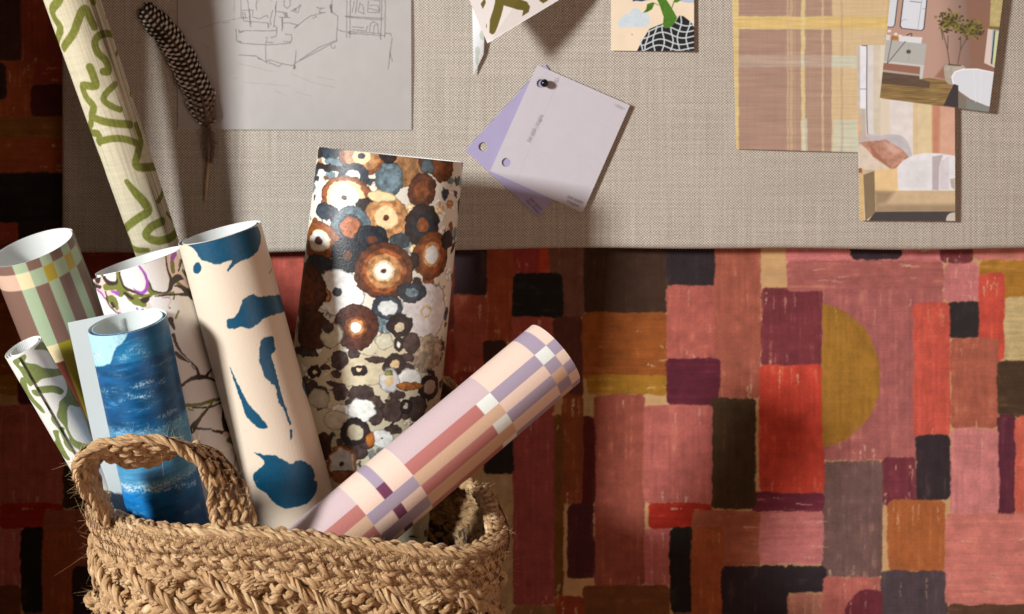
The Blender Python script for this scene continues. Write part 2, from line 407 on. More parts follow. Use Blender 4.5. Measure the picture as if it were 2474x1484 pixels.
# --- plaid roll
def paint_plaid(cv, r):
    BR, GR, GO, PE, CR, OL, DR = C8(122, 94, 82), C8(160, 180, 148), C8(170, 148, 40), C8(204, 172, 150), C8(222, 208, 166), C8(150, 140, 38), C8(108, 52, 42)
    q = r.inv(zg([(118, 460), (242, 415), (370, 365), (470, 320), (572, 262), (640, 213), (690, 150), (740, 235)])); u = list(q[:, 0]); u[7] = u[6]+10
    t1 = np.median(r.inv(zg([(160, 555), (405, 465), (510, 410)]))[:, 1]); t2 = np.median(r.inv(zg([(225, 700), (350, 655), (470, 608), (570, 555)]))[:, 1])
    t3 = np.median(r.inv(zg([(470, 1225), (585, 1190), (700, 1145)]))[:, 1]); t4 = r.inv(zg([(600, 1370)]))[0, 1]
    edges = [-400]+u[:7]+[u[6]+22, u[6]+46, 400]
    ra = [BR, GR, BR, GR, BR, GR, BR, GR, BR, GR]; rb = [PE, CR, GR, GO, GR, GO, GR, PE, PE, GR]; rd = [CR, CR, OL, GR, OL, CR, OL, CR, OL, CR]; re = [DR, DR, OL, BR, OL, DR, OL, DR, OL, DR]
    for i in range(10):
        for (a, b), cs in (((-30, t1), ra), ((t1, t2), rb), ((t2, t3), ra), ((t3, t4), rd), ((t4, 2000), re)):
            cv.rect(edges[i], a, edges[i+1], b, cs[i], soft=.6)
Roll((77, 598), -.242, (.365, .931), .28, 105, 820, edge=100, way=1, turns=1.55).build('wallpaper_roll', paint_plaid, M_VINYL, 'brown and sage green plaid roll with mustard squares, at the left edge')

# --- small squiggle roll
def paint_squig(cv, r):
    G = C8(118, 132, 78)
    for pl in ([(190, 310), (262, 255), (282, 290), (265, 330), (300, 350), (380, 360), (470, 400), (580, 410), (645, 408), (682, 450), (668, 492), (560, 500), (450, 520), (370, 562), (270, 400)],
               [(370, 200), (430, 130), (480, 135), (535, 225), (480, 210), (400, 205)], [(395, 610), (470, 595), (560, 588), (640, 610), (682, 645), (675, 670), (640, 687), (560, 665), (430, 667)],
               [(262, 510), (290, 475), (340, 480), (345, 560), (372, 640), (432, 720), (500, 780), (542, 850), (500, 852), (430, 795), (340, 705), (282, 605)],
               [(720, 530), (780, 620), (810, 720), (850, 790), (840, 822), (750, 800), (722, 850), (720, 900), (725, 980), (732, 1050), (790, 1160), (870, 1200), (950, 1230), (870, 1295), (760, 1175), (690, 1030), (610, 925), (625, 840), (640, 760), (700, 700), (720, 640)],
               [(618, 1060), (650, 1035), (690, 1042), (690, 1100), (722, 1200), (772, 1300), (805, 1350), (770, 1372), (700, 1322), (640, 1230), (618, 1180), (640, 1160)],
               [(745, 1140), (790, 1180), (832, 1262), (790, 1242), (745, 1182)]):
        cv.poly(r.inv(zs(pl)), G, smooth=True, amp=.4, sc=4, tex=.08, soft=.7)
rs = Roll((57, 838), -.305, (.5, .866), .3, 50, 520, edge=-28, way=-1, turns=2.34, gap=.0028)
rs.al = rs.al+0
rs.build('wallpaper_roll', paint_squig, M_VINYL, 'slim white roll with moss green blobs, lowest at the left of the basket', cell=1.2, base=(226, 226, 220), lo=-2.4*rs.R, hi=3.2*rs.R)

# --- marbled roll
def paint_marble(cv, r):
    DK, OV, PU, PK = C8(58, 44, 38), C8(116, 122, 54), C8(160, 82, 182), C8(226, 202, 194)
    lo, hi = r.umin, 1.75*r.R
    def ln(z, p, w, c, **k): cv.line(r.inv(z(p), lo, hi), np.asarray(w, float)/3.1 if not np.isscalar(w) else w/3.1, c, amp=1.6, sc=7, **k)
    def vein(z, p, w): ln(z, p, w*1.0, DK)
    # broad marbled rivers
    for p, w in (([(20, 330), (90, 400), (170, 450), (260, 450), (330, 470), (420, 510), (500, 560), (570, 620)], [110, 120, 110, 80, 70, 70, 70, 30]),
                 ([(730, 140), (790, 170), (800, 260), (830, 340), (890, 410), (950, 470), (1010, 540)], [40, 120, 110, 110, 110, 80, 40]),
                 ([(170, 470), (210, 560), (270, 640), (310, 700)], [60, 80, 50, 20])):
        ln(zm, p, w, PK)
    for p, w in (([(270, 270), (280, 370), (290, 420), (340, 460)], [28, 26, 50, 50]), ([(20, 360), (60, 350), (70, 320)], 30), ([(170, 440), (280, 440), (300, 500)], 50), ([(340, 480), (430, 560), (520, 600)], [20, 60, 40]),
                 ([(170, 540), (230, 560), (270, 640)], [20, 60, 20]), ([(430, 520), (560, 520), (600, 500), (700, 497), (790, 490)], [20, 30, 26, 14, 20]), ([(570, 400), (580, 470), (620, 500)], [8, 40, 14]),
                 ([(780, 210), (790, 290)], 40), ([(860, 200), (850, 240)], 30), ([(880, 290), (930, 350), (980, 440), (1030, 520)], [30, 50, 50, 20]), ([(830, 400), (900, 450), (960, 470)], 26), ([(840, 665), (815, 725)], 14), ([(800, 520), (795, 545)], 16), ([(500, 650), (560, 640)], 14)):
        ln(zm, p, w, OV)
    for p, w in (([(135, 300), (155, 360), (200, 400), (255, 400), (270, 370)], [18, 26, 34, 24, 12]), ([(95, 330), (90, 380)], [34, 40]), ([(60, 420), (110, 440)], 24), ([(30, 410), (60, 450)], 14), ([(290, 290), (310, 380), (340, 440), (420, 480), (500, 510)], [10, 14, 16, 18, 16]),
                 ([(340, 495), (410, 545)], 22), ([(490, 555), (530, 560), (570, 525)], [14, 44, 8]), ([(160, 480), (190, 590), (240, 650), (300, 700)], 9), ([(225, 590), (240, 620)], 22),
                 ([(538, 325), (565, 395), (600, 465), (680, 492), (735, 482), (765, 440), (765, 360), (735, 260), (722, 150)], [6, 8, 10, 10, 14, 34, 24, 14, 12]), ([(765, 440), (790, 380), (840, 350), (880, 360)], [30, 50, 50, 16]),
                 ([(620, 525), (700, 515), (790, 508), (880, 508), (940, 500)], [6, 14, 14, 24, 40]), ([(800, 430), (850, 432), (920, 480), (990, 545), (1050, 600), (1080, 650), (1130, 760), (1180, 900), (1212, 1050)], [8, 22, 50, 50, 30, 14, 9, 8, 8]),
                 ([(900, 300), (960, 400), (1030, 500)], [24, 40, 30]), ([(870, 190), (850, 260), (840, 290)], 12), ([(1212, 1050), (1205, 1140), (1145, 1205), (1095, 1265)], [10, 12, 14, 24]), ([(1105, 1275), (1040, 1272), (960, 1290), (880, 1342), (820, 1390)], [26, 36, 28, 20, 14]),
                 ([(790, 880), (835, 1000), (915, 1095), (1000, 1180), (1030, 1262)], [24, 20, 8, 14, 30]), ([(1100, 1275), (1180, 1310), (1240, 1358), (1290, 1365)], [20, 16, 20, 30]), ([(815, 1050), (870, 1095), (935, 1140)], [26, 26, 6]), ([(765, 740), (800, 830)], [44, 12]), ([(960, 1160), (990, 1200)], 5), ([(755, 632), (758, 634)], 10)):
        ln(zm, p, w, DK)
    for p, w in (([(462, 228), (515, 300), (548, 380), (545, 450), (505, 492), (455, 480), (418, 445)], [12, 18, 20, 24, 24, 12, 4]), ([(800, 130), (780, 175)], [50, 36]), ([(60, 465), (110, 480), (150, 540)], 12), ([(220, 478), (275, 500)], [14, 26]), ([(880, 110), (870, 220)], [10, 12]), ([(690, 535), (760, 538)], 6), ([(450, 635), (460, 645)], 12), ([(260, 670), (330, 690)], 6)):
        ln(zm, p, w, PU)
    ln(zm, [(770, 550), (745, 620)], 12, PK)
    for p, w, c in (([(-40, 365), (100, 355), (200, 325), (290, 298), (300, 220)], 18, OV), ([(50, 380), (180, 376), (290, 332)], 9, DK), ([(200, 345), (120, 440), (60, 515)], 14, OV), ([(185, 370), (110, 460), (60, 525), (40, 575)], [8, 14, 34, 26], DK), ([(295, 330), (288, 440), (312, 545), (350, 582)], [12, 16, 42, 14], DK),
                    ([(205, 565), (290, 580)], [10, 20], DK), ([(60, 545), (195, 552)], [14, 7], DK), ([(255, 200), (320, 215), (360, 290), (395, 400), (418, 480), (408, 590)], [30, 34, 14, 10, 12, 22], OV), ([(310, 220), (345, 290), (385, 400), (412, 480)], 7, DK),
                    ([(330, 640), (370, 640), (430, 690), (480, 750), (492, 830), (470, 900), (430, 985)], [26, 44, 50, 40, 22, 20, 12], OV), ([(350, 650), (388, 710), (380, 860)], [20, 10, 6], OV), ([(440, 740), (470, 820), (465, 890), (435, 960)], 7, DK), ([(425, 590), (460, 680), (500, 740)], [22, 14, 10], DK),
                    ([(485, 765), (530, 830)], 16, PU), ([(405, 480), (398, 570)], 12, PU), ([(300, 595), (380, 590)], 26, PK), ([(560, 1250), (650, 1215), (670, 1190)], [20, 34, 10], OV), ([(565, 1300), (640, 1270)], [60, 40], PU), ([(600, 1345), (650, 1300), (670, 1240)], 20, DK), ([(10, 390), (50, 400)], 8, OV)):
        cv.line(r.inv(zm2(p), lo, hi), np.asarray(w, float)/2.3, c, amp=1.6, sc=7)
rm = Roll((335, 630), -.25, (.30, .954), .10, 114, 800, edge=-14, way=1, turns=1.45, tail=88, tailbend=0, gap=.004)
rm.build('wallpaper_roll', paint_marble, M_VINYL, 'white roll marbled with olive, plum and dark brown veins, behind the blue roll', lo=rm.umin-.001, hi=1.75*rm.R, base=(232, 230, 228))

# --- beige roll with teal tears
def paint_beige(cv, r):
    T = C8(4, 72, 102); cv.a[:] = C8(216, 200, 180)
    def pg(z, p): cv.poly(r.inv(z(p)), T, amp=2.6, sc=7, tex=.10, soft=.6, smooth=True)
    pg(z4, [(1165, 190), (1190, 215), (1220, 250), (1240, 285), (1290, 300), (1345, 318), (1400, 300), (1435, 293), (1408, 350), (1415, 358), (1470, 305), (1540, 280), (1590, 240), (1612, 170), (1605, 105), (1580, 82), (1450, 125), (1320, 163)])
    pg(z4, [(1405, 660), (1450, 640), (1490, 580), (1500, 540), (1560, 500), (1620, 517), (1740, 500), (1752, 550), (1735, 600), (1660, 640), (1600, 680), (1550, 715), (1490, 705), (1415, 715)])
    pg(z4, [(1640, 770), (1690, 768), (1700, 850), (1680, 880), (1710, 1000), (1750, 1150), (1780, 1240), (1799, 1300), (1788, 1305), (1750, 1210), (1720, 1160), (1698, 1070), (1640, 1020), (1620, 960), (1603, 900), (1610, 800)])
    pg(z4, [(1793, 1338), (1806, 1342), (1806, 1395), (1795, 1392)])
    pg(z4, [(1420, 945), (1440, 990), (1490, 1090), (1530, 1170), (1600, 1250), (1652, 1312), (1635, 1335), (1590, 1320), (1520, 1250), (1488, 1150), (1450, 1050)])
    pg(z5, [(285, 1022), (330, 1035), (370, 1035), (410, 1055), (450, 1072), (480, 1058), (530, 1080), (548, 1120), (545, 1140), (560, 1160), (545, 1210), (520, 1240), (480, 1255), (430, 1265), (380, 1245), (340, 1200), (300, 1170), (285, 1120), (330, 1080), (325, 1052)])
    pg(z4, [(1195, 325), (1225, 303), (1242, 330), (1237, 365), (1200, 372)])
    pg(z4, [(1664, 215), (1670, 215), (1674, 300), (1672, 365), (1666, 365), (1670, 300)])
    pg(z5, [(490, 690), (500, 720), (530, 800), (545, 830), (520, 790), (495, 740)])
Roll((532, 562), -.275, (.262, .965), .13, 105, 900, edge=-128, way=1, turns=1.78, gap=.0042, wob=.012).build('wallpaper_roll', paint_beige, M_VINYL, 'pale peach roll with torn teal blue patches, between the marbled and brown floral rolls')

# --- blue seascape roll
def paint_blue(cv, r):
    X, Y = cv.grid(); k = r.k
    def tt(x, y, z=z4): return r.inv(z([(x, y)]))[0, 1]
    th = tt(700, 940); tm = tt(800, 1370); tw = tt(800, 485, zh); tb = tt(800, 1100, zh) if False else tw+170
    sc = fbm(X/26, Y/7, 3, 4); fl = fbm(X/4, Y/2.2, 9, 3); big = fbm(X/60, Y/40, 4, 3)
    base = np.empty_like(cv.a)
    c = lambda *q: C8(*q)[None, None]
    sky = c(20, 100, 146)*(.8+.5*big)[..., None]
    sea = c(10, 76, 122)*(.72+.6*fbm(X/40, Y/14, 12, 3))[..., None]
    low = c(66, 140, 180)*(.85+.3*fbm(X/70, Y/4, 13, 3))[..., None]
    deep = c(14, 104, 168)*(.75+.5*fbm(X/40, Y/18, 14, 3))[..., None]
    m1 = sstep(th-3, th+3, Y + 4*(fbm(X/12, Y/12, 2)-.5))[..., None]; m2 = sstep(tm-22, tm+10, Y+14*(sc-.5))[..., None]; m3 = sstep(tw-4, tw+6, Y+6*(fl-.5))[..., None]
    base[:] = sky*(1-m1)+sea*m1; base[:] = base*(1-m2)+low*m2; base[:] = base*(1-m3)+deep*m3
    # chalky scumbles
    amp = .25+.75*sstep(.45, .7, fbm(X/45, Y/9-X/60, 21, 3))
    wh = sstep(.50, .74, fbm(X/34, Y/6.5+X/80, 31, 4))*amp*sstep(.28, .60, fbm(X/3.2, Y/2.0, 9, 2))
    edge = np.exp(-((Y-tw+4)/11)**2)*sstep(.42, .6, fl)+np.exp(-((Y-tm)/12)**2)*sstep(.5, .65, fl)*.6
    m = np.clip(wh*.30+edge*.85, 0, 1)[..., None]; base[:] = base*(1-m)+c(196, 212, 226)*m
    pt = sstep(.60, .8, fbm(X/90, Y/60, 51, 2))[..., None]*.35; base[:] = base*(1-pt)+c(40, 60, 110)*pt
    cv.a[:] = base
    fine = sstep(.40, .62, fbm(X/2.6, Y/2.2, 61, 2))*sstep(.35, .6, fbm(X/16, Y/5, 62, 3))
    sv = cv.a.copy(); cv.a[:] = 0
    for p, w, a in (([(760, 900), (840, 840), (900, 880)], 60, .55), ([(820, 1075), (900, 1055), (1010, 1035)], 34, .9), ([(800, 1130), (860, 1135), (940, 1120)], 34, 1), ([(620, 1090), (740, 1085)], 26, .6), ([(975, 1275), (1040, 1240), (1085, 1215)], 30, .9),
                    ([(640, 1220), (690, 1180), (760, 1150)], 24, .7), ([(610, 1000), (640, 1110), (650, 1230)], 14, .6), ([(940, 950), (1060, 900), (1110, 880)], 22, .5), ([(620, 1340), (720, 1330), (800, 1345)], 30, .6), ([(1000, 1310), (1120, 1270)], 24, .5), ([(700, 1000), (860, 985)], 16, .4), ([(900, 1180), (1060, 1150)], 18, .35), ([(760, 1290), (860, 1300)], 16, .4), ([(1080, 1330), (1170, 1290)], 30, .6)):
        cv.line(r.inv(z4(p)), w/2.56, (1, 1, 1), alpha=a*.85, soft=6, amp=3, sc=9)
    for p, w, a in (([(500, 470), (640, 500), (800, 505), (950, 485), (1120, 440)], 46, 1), ([(640, 440), (800, 450), (1000, 420)], 20, .4), ([(1040, 680), (1150, 630), (1170, 650)], 26, .6), ([(560, 690), (640, 680), (720, 690)], 22, .35), ([(510, 420), (530, 600), (555, 740)], 12, .7)):
        cv.line(r.inv(zh(p)), w/3.27, (1, 1, 1), alpha=a, soft=5, amp=2, sc=9)
    mk = (cv.a[..., :1])*fine[..., None]; cv.a[:] = sv*(1-mk)+c(206, 220, 230)*mk
    cv.poly(r.inv(z4([(480, 700), (600, 745), (700, 752), (792, 742), (770, 785), (715, 840), (695, 890), (682, 930), (640, 948), (560, 955), (540, 900)])), C8(164, 210, 222), amp=3, sc=10, soft=2.0, tex=.10)
    for x, y in ((560, 800), (580, 850), (700, 800), (590, 885), (560, 780)):
        q = r.inv(z4([(x, y), (x+14, y+28)])); cv.line(q, 4, C8(226, 238, 240), alpha=.7, brk=.45)
    q = r.inv(z4([(570, 880), (600, 878), (628, 882)])); cv.line(q, 2, C8(50, 70, 80), brk=.5); cv.line(r.inv(z4([(605, 876), (618, 882)])), 3, C8(235, 240, 240), brk=.4)
rb = Roll((305, 779), -.335, (.205, .979), .27, 100, 620, edge=172, way=-1, turns=1.94, tail=152, tailbend=-5, gap=.0042)
rb.build('wallpaper_roll', paint_blue, M_GLOSS, 'blue seascape roll with chalky waves, standing behind the front handle', backcol=(214, 222, 220))

# --- brown floral roll
def paint_flor(cv, r):
    X, Y = cv.grid(); sc = 2.8805
    BRN, TAN, CRM, SLA, NAV, WHT, BLK, DB = C8(128, 74, 42), C8(186, 136, 90), C8(240, 214, 166), C8(112, 134, 144), C8(52, 60, 70), C8(236, 240, 236), C8(46, 38, 38), C8(92, 54, 38)
    m = sstep(-20, 60, Y-r.inv(zf([(700, 1350)]))[0, 1])[..., None]
    cv.a[:] = C8(226, 222, 208)*(1-m)+C8(206, 198, 170)*m
    # filler: wet stones and leaf blots
    lo, hi, tmax = cv.U[0], cv.U[-1], cv.T[-1]
    g = random.Random(5); split = r.inv(zf([(700, 1400)]))[0, 1]
    for i in range(700):
        x = g.uniform(lo, hi); y = g.uniform(-5, tmax); up = y < split
        a = g.uniform(4, 19); b = a*(g.uniform(.35, .9) if up else g.uniform(.2, .55))
        c = g.choice([NAV, SLA, SLA, BRN, TAN, CRM, WHT, BLK] if up else [BLK, BLK, WHT, C8(70, 58, 56), C8(214, 208, 184), WHT, NAV, C8(156, 140, 112), C8(120, 130, 130)])
        ro = g.uniform(0, 3.1)
        cv.ell(x, y, a+1, b+1, c*.72, ro, amp=7, sc=9, alpha=.7, soft=.8)
        cv.ell(x, y, a, b, c, ro, amp=7, sc=9, alpha=.88, tex=.5, tsc=(5, 5), soft=1.2)
    def at(z, x, y): return r.inv(z([(x, y)]))[0]
    def disc(z, x, y, rx, ry, rings, amp=5.5):
        u, t = at(z, x, y); s = sc if z is zf else 3.388
        f = 1.0/max(.45, math.cos(min(1.1, abs(u)*r.k/r.R)))
        for k, (q, c) in enumerate(rings):
            if k == 0: cv.ell(u, t, (rx*q+7)/s*f, (ry*q+7)/s, np.asarray(c)*.66, amp=amp, sc=11, soft=.8)
            cv.ell(u, t, rx*q/s*f, ry*q/s, c, amp=amp*min(1, q+.25), sc=11 if q > .5 else 7, tex=.42 if np.mean(c) < .7 else .12, tsc=(9, 9), soft=1.6 if q > .5 else .9)
    disc(zf, 440, 110, 60, 60, [(1, NAV)]); disc(zf, 400, 190, 70, 34, [(1, NAV)]); disc(zf, 350, 320, 60, 25, [(1, NAV)]); disc(zf, 430, 240, 110, 16, [(1, BLK)]); disc(zf, 500, 200, 90, 22, [(1, SLA)])
    disc(zf, 660, 160, 145, 125, [(1, BRN), (.8, TAN*.92), (.42, CRM), (.16, NAV)]); disc(zf, 990, 250, 115, 120, [(1, TAN*.85)]); disc(zf, 1130, 200, 60, 60, [(1, DB)])
    disc(zf, 850, 320, 90, 112, [(1, SLA*.8), (.8, SLA*.95)]); disc(zf, 600, 295, 95, 75, [(1, NAV), (.5, WHT)]); disc(zf, 850, 150, 50, 50, [(1, BLK)])
    disc(zf, 1080, 400, 85, 115, [(1, DB), (.6, BRN)]); disc(zf, 1225, 240, 62, 95, [(1, BRN*.9)]); disc(zf, 1120, 230, 40, 44, [(1, SLA*.7)]); disc(zf, 1300, 490, 46, 115, [(1, DB*.9)]); disc(zf, 1218, 470, 46, 82, [(1, SLA*.7)])
    disc(zf, 540, 450, 155, 150, [(1, BRN*1.05), (.78, CRM), (.60, WHT), (.12, DB)]); disc(zf, 410, 540, 60, 50, [(1, NAV)])
    disc(zf, 710, 520, 80, 60, [(1, BLK)]); disc(zf, 830, 590, 140, 145, [(1, TAN*1.02), (.56, CRM*.96), (.50, CRM), (.14, DB)]); disc(zf, 800, 440, 90, 34, [(1, CRM)])
    disc(zf, 1085, 640, 105, 140, [(1, BLK), (.7, NAV*.8), (.36, BRN*1.15)]); disc(zf, 580, 655, 122, 142, [(1, SLA*.85), (.62, NAV), (.52, BRN*1.25)]); disc(zf, 730, 740, 110, 90, [(1, NAV*.7), (.3, DB)])
    disc(zf, 360, 750, 104, 125, [(1, BRN*1.05), (.62, CRM), (.52, WHT), (.22, DB)]); disc(zf, 560, 850, 100, 115, [(1, NAV*.6), (.28, DB)]); disc(zf, 930, 750, 60, 50, [(1, SLA*.6)]); disc(zf, 360, 920, 85, 62, [(1, NAV*.9)])
    disc(zf, 1150, 850, 102, 158, [(1, BRN*.9), (.8, BRN*1.1), (.55, TAN), (.40, WHT*.95)]); disc(zf, 1260, 740, 30, 60, [(1, BLK)]); disc(zf, 1020, 890, 34, 46, [(1, BLK)])
    disc(zf, 490, 1105, 155, 150, [(1, WHT), (.2, NAV*.8)]); disc(zf, 400, 1130, 34, 40, [(1, TAN)]); disc(zf, 255, 1090, 95, 185, [(1, DB), (.6, BRN*.95)]); disc(zf, 815, 960, 192, 188, [(1, DB), (.78, BRN*1.12), (.62, TAN*.96), (.38, CRM*.95), (.30, WHT), (.09, DB)])
    disc(zf, 1110, 1240, 130, 190, [(1, C8(214, 212, 212)), (.24, CRM*.85), (.16, C8(214, 212, 212))]); disc(zf, 1010, 1110, 90, 60, [(1, NAV), (.5, SLA)]); disc(zf, 840, 1215, 100, 76, [(1, NAV*1.1), (.66, C8(214, 222, 220))])
    disc(zf, 310, 1370, 92, 130, [(1, DB*.85)]); disc(zf, 620, 1350, 142, 148, [(1, C8(84, 50, 40)), (.5, BRN), (.36, TAN), (.24, WHT)]); disc(zf, 925, 1335, 76, 72, [(1, BLK), (.5, C8(200, 192, 170))]); disc(zf, 450, 1400, 60, 80, [(1, C8(206, 204, 180))])
    # lower garden, read from the second crop
    disc(zl, 560, 520, 250, 130, [(1, C8(208, 198, 168))], 8); disc(zl, 1140, 380, 110, 140, [(1, C8(172, 156, 134))], 8)
    for x, y, a, b in ((420, 440, 60, 70), (540, 385, 40, 34), (730, 440, 90, 18), (395, 550, 34, 24), (310, 500, 30, 14), (380, 640, 50, 20), (430, 700, 50, 60), (600, 720, 90, 70), (700, 790, 60, 60), (520, 790, 40, 40), (650, 870, 36, 24), (720, 900, 54, 60), (860, 850, 70, 90), (1060, 830, 60, 90), (900, 720, 54, 30), (930, 560, 40, 60),
                       (980, 500, 40, 34), (800, 505, 24, 30), (1190, 480, 14, 34), (1240, 480, 12, 30), (490, 1160, 50, 34), (580, 1190, 60, 60), (640, 1120, 50, 40), (270, 700, 50, 40), (190, 680, 40, 70), (960, 900, 26, 26), (1010, 300, 60, 80), (860, 1010, 60, 30), (1150, 810, 30, 40), (130, 370, 80, 34), (330, 170, 34, 40), (980, 420, 40, 24)):
        disc(zl, x, y, a, b, [(1, C8(74, 60, 58))], 5)
    disc(zl, 580, 520, 54, 36, [(1, BLK), (.4, CRM)]); disc(zl, 220, 535, 44, 46, [(1, BLK), (.35, CRM)]); disc(zl, 875, 470, 76, 80, [(1, BLK), (.45, CRM*.9)]); disc(zl, 1160, 660, 66, 96, [(1, BLK), (.6, C8(196, 180, 160))]); disc(zl, 910, 170, 74, 80, [(1, BLK), (.5, C8(206, 196, 168))])
    disc(zl, 905, 310, 32, 46, [(1, BLK), (.5, WHT)]); disc(zl, 965, 815, 36, 50, [(1, BLK), (.5, C8(200, 190, 165))]); disc(zl, 1000, 590, 82, 72, [(1, WHT)]); disc(zl, 830, 610, 70, 90, [(1, C8(206, 206, 208)), (.5, CRM*.9)]); disc(zl, 825, 545, 26, 16, [(1, OLV)])
    disc(zl, 600, 850, 110, 80, [(1, WHT)], 6); disc(zl, 430, 850, 60, 50, [(1, WHT)]); disc(zl, 250, 760, 70, 70, [(1, C8(190, 186, 166))]); disc(zl, 390, 930, 90, 70, [(1, C8(206, 200, 178))]); disc(zl, 550, 1030, 108, 108, [(1, BLK), (.62, C8(206, 198, 170))])
    disc(zl, 440, 1290, 105, 140, [(1, C8(176, 108, 42)), (.86, WHT), (.14, BLK)]); disc(zl, 770, 1080, 84, 66, [(1, WHT), (.12, BLK)]); disc(zl, 670, 1090, 24, 50, [(1, C8(178, 110, 50))]); disc(zl, 1000, 650, 100, 22, [(1, C8(170, 104, 50))]); disc(zl, 280, 1150, 60, 110, [(1, DB*.8)]); disc(zl, 790, 290, 60, 60, [(1, C8(206, 204, 180))]); disc(zl, 500, 1400, 140, 50, [(1, C8(150, 86, 34))])
Roll((944, 374), -.172, (-.108, .994), .012, 176, 1000, edge=-118, way=1, turns=.97, flat=.62, gap=.0, taper=.07).build('wallpaper_roll', paint_flor, M_GLOSS, 'wide glossy roll crowded with brown and slate watercolour flowers, tallest one in the middle', cell=1.5, lo=-.150, hi=.150)

# --- pink plaid roll
def paint_pink(cv, r):
    BE, LI, WH, TA, MA, RO, PL = C8(228, 200, 184), C8(160, 146, 164), C8(222, 224, 218), C8(208, 172, 144), C8(198, 176, 178), C8(178, 112, 106), C8(108, 56, 82)
    pr = lambda q: r.inv(zp(q))
    u1 = np.median(pr([(1655, 217), (1380, 450), (845, 900)])[:, 0]); u2 = np.median(pr([(1710, 280), (1440, 520), (905, 965)])[:, 0]); u3 = np.median(pr([(1755, 345), (1490, 575), (950, 1025)])[:, 0])
    u4 = np.median(pr([(1790, 405), (1520, 640), (995, 1085)])[:, 0]); u5 = np.median(pr([(1820, 460), (1548, 690)])[:, 0]); w = (u3-u1)/2
    u6 = u5+w; u7 = u6+w
    t0 = np.median(pr([(1725, 160), (1780, 215)])[:, 1]); t1 = np.median(pr([(1655, 217), (1710, 280)])[:, 1]); t2 = np.median(pr([(1380, 450), (1440, 520), (1490, 575)])[:, 1])
    t2b = np.median(pr([(1290, 520), (1345, 585)])[:, 1]); t3 = np.median(pr([(845, 900), (905, 965), (950, 1025)])[:, 1]); t4 = np.median(pr([(725, 1000), (780, 1060)])[:, 1])
    t4b = np.median(pr([(675, 1045), (725, 1108)])[:, 1]); t5 = np.median(pr([(545, 1145), (610, 1200), (665, 1275)])[:, 1])
    cols = [-500, u1, u2, u3, u4, u5, u6, u7, 500]
    for i in range(8):
        a, b = cols[i], cols[i+1]; odd = i % 2; R = lambda p, q, c: cv.rect(a, p, b, q, c, soft=.55)
        if i == 0: seq = [(-40, t0, BE), (t0, t1, LI), (t1, t2, BE), (t2, t3, MA), (t3, t4, BE), (t4, t4b, LI), (t4b, t5, BE), (t5, 2000, MA)]
        elif odd: seq = [(-40, t0, LI), (t0, t1, WH if i == 1 else TA), (t1, t2, LI), (t2, t2b, WH), (t2b, t3, RO), (t3, t4, BE), (t4, t4b, PL), (t4b, t5, BE), (t5, 2000, RO)]
        else: seq = [(-40, t0, BE), (t0, t1, LI), (t1, t2, BE), (t2, t3, TA), (t3, t5, LI), (t5, 2000, TA)]
        for p, q, c in seq: R(p, q, c)
    if True:
        for i in (3, 5, 7): cv.rect(cols[i], t0, cols[i+1], t1, TA, soft=.55)
Roll((1341, 857), -.245, (-.764, .646), -.27, 92, 900, edge=150, way=1, turns=1.3, gap=.002).build('wallpaper_roll', paint_pink, M_VINYL, 'blush pink and lilac plaid roll leaning out to the right across the basket')

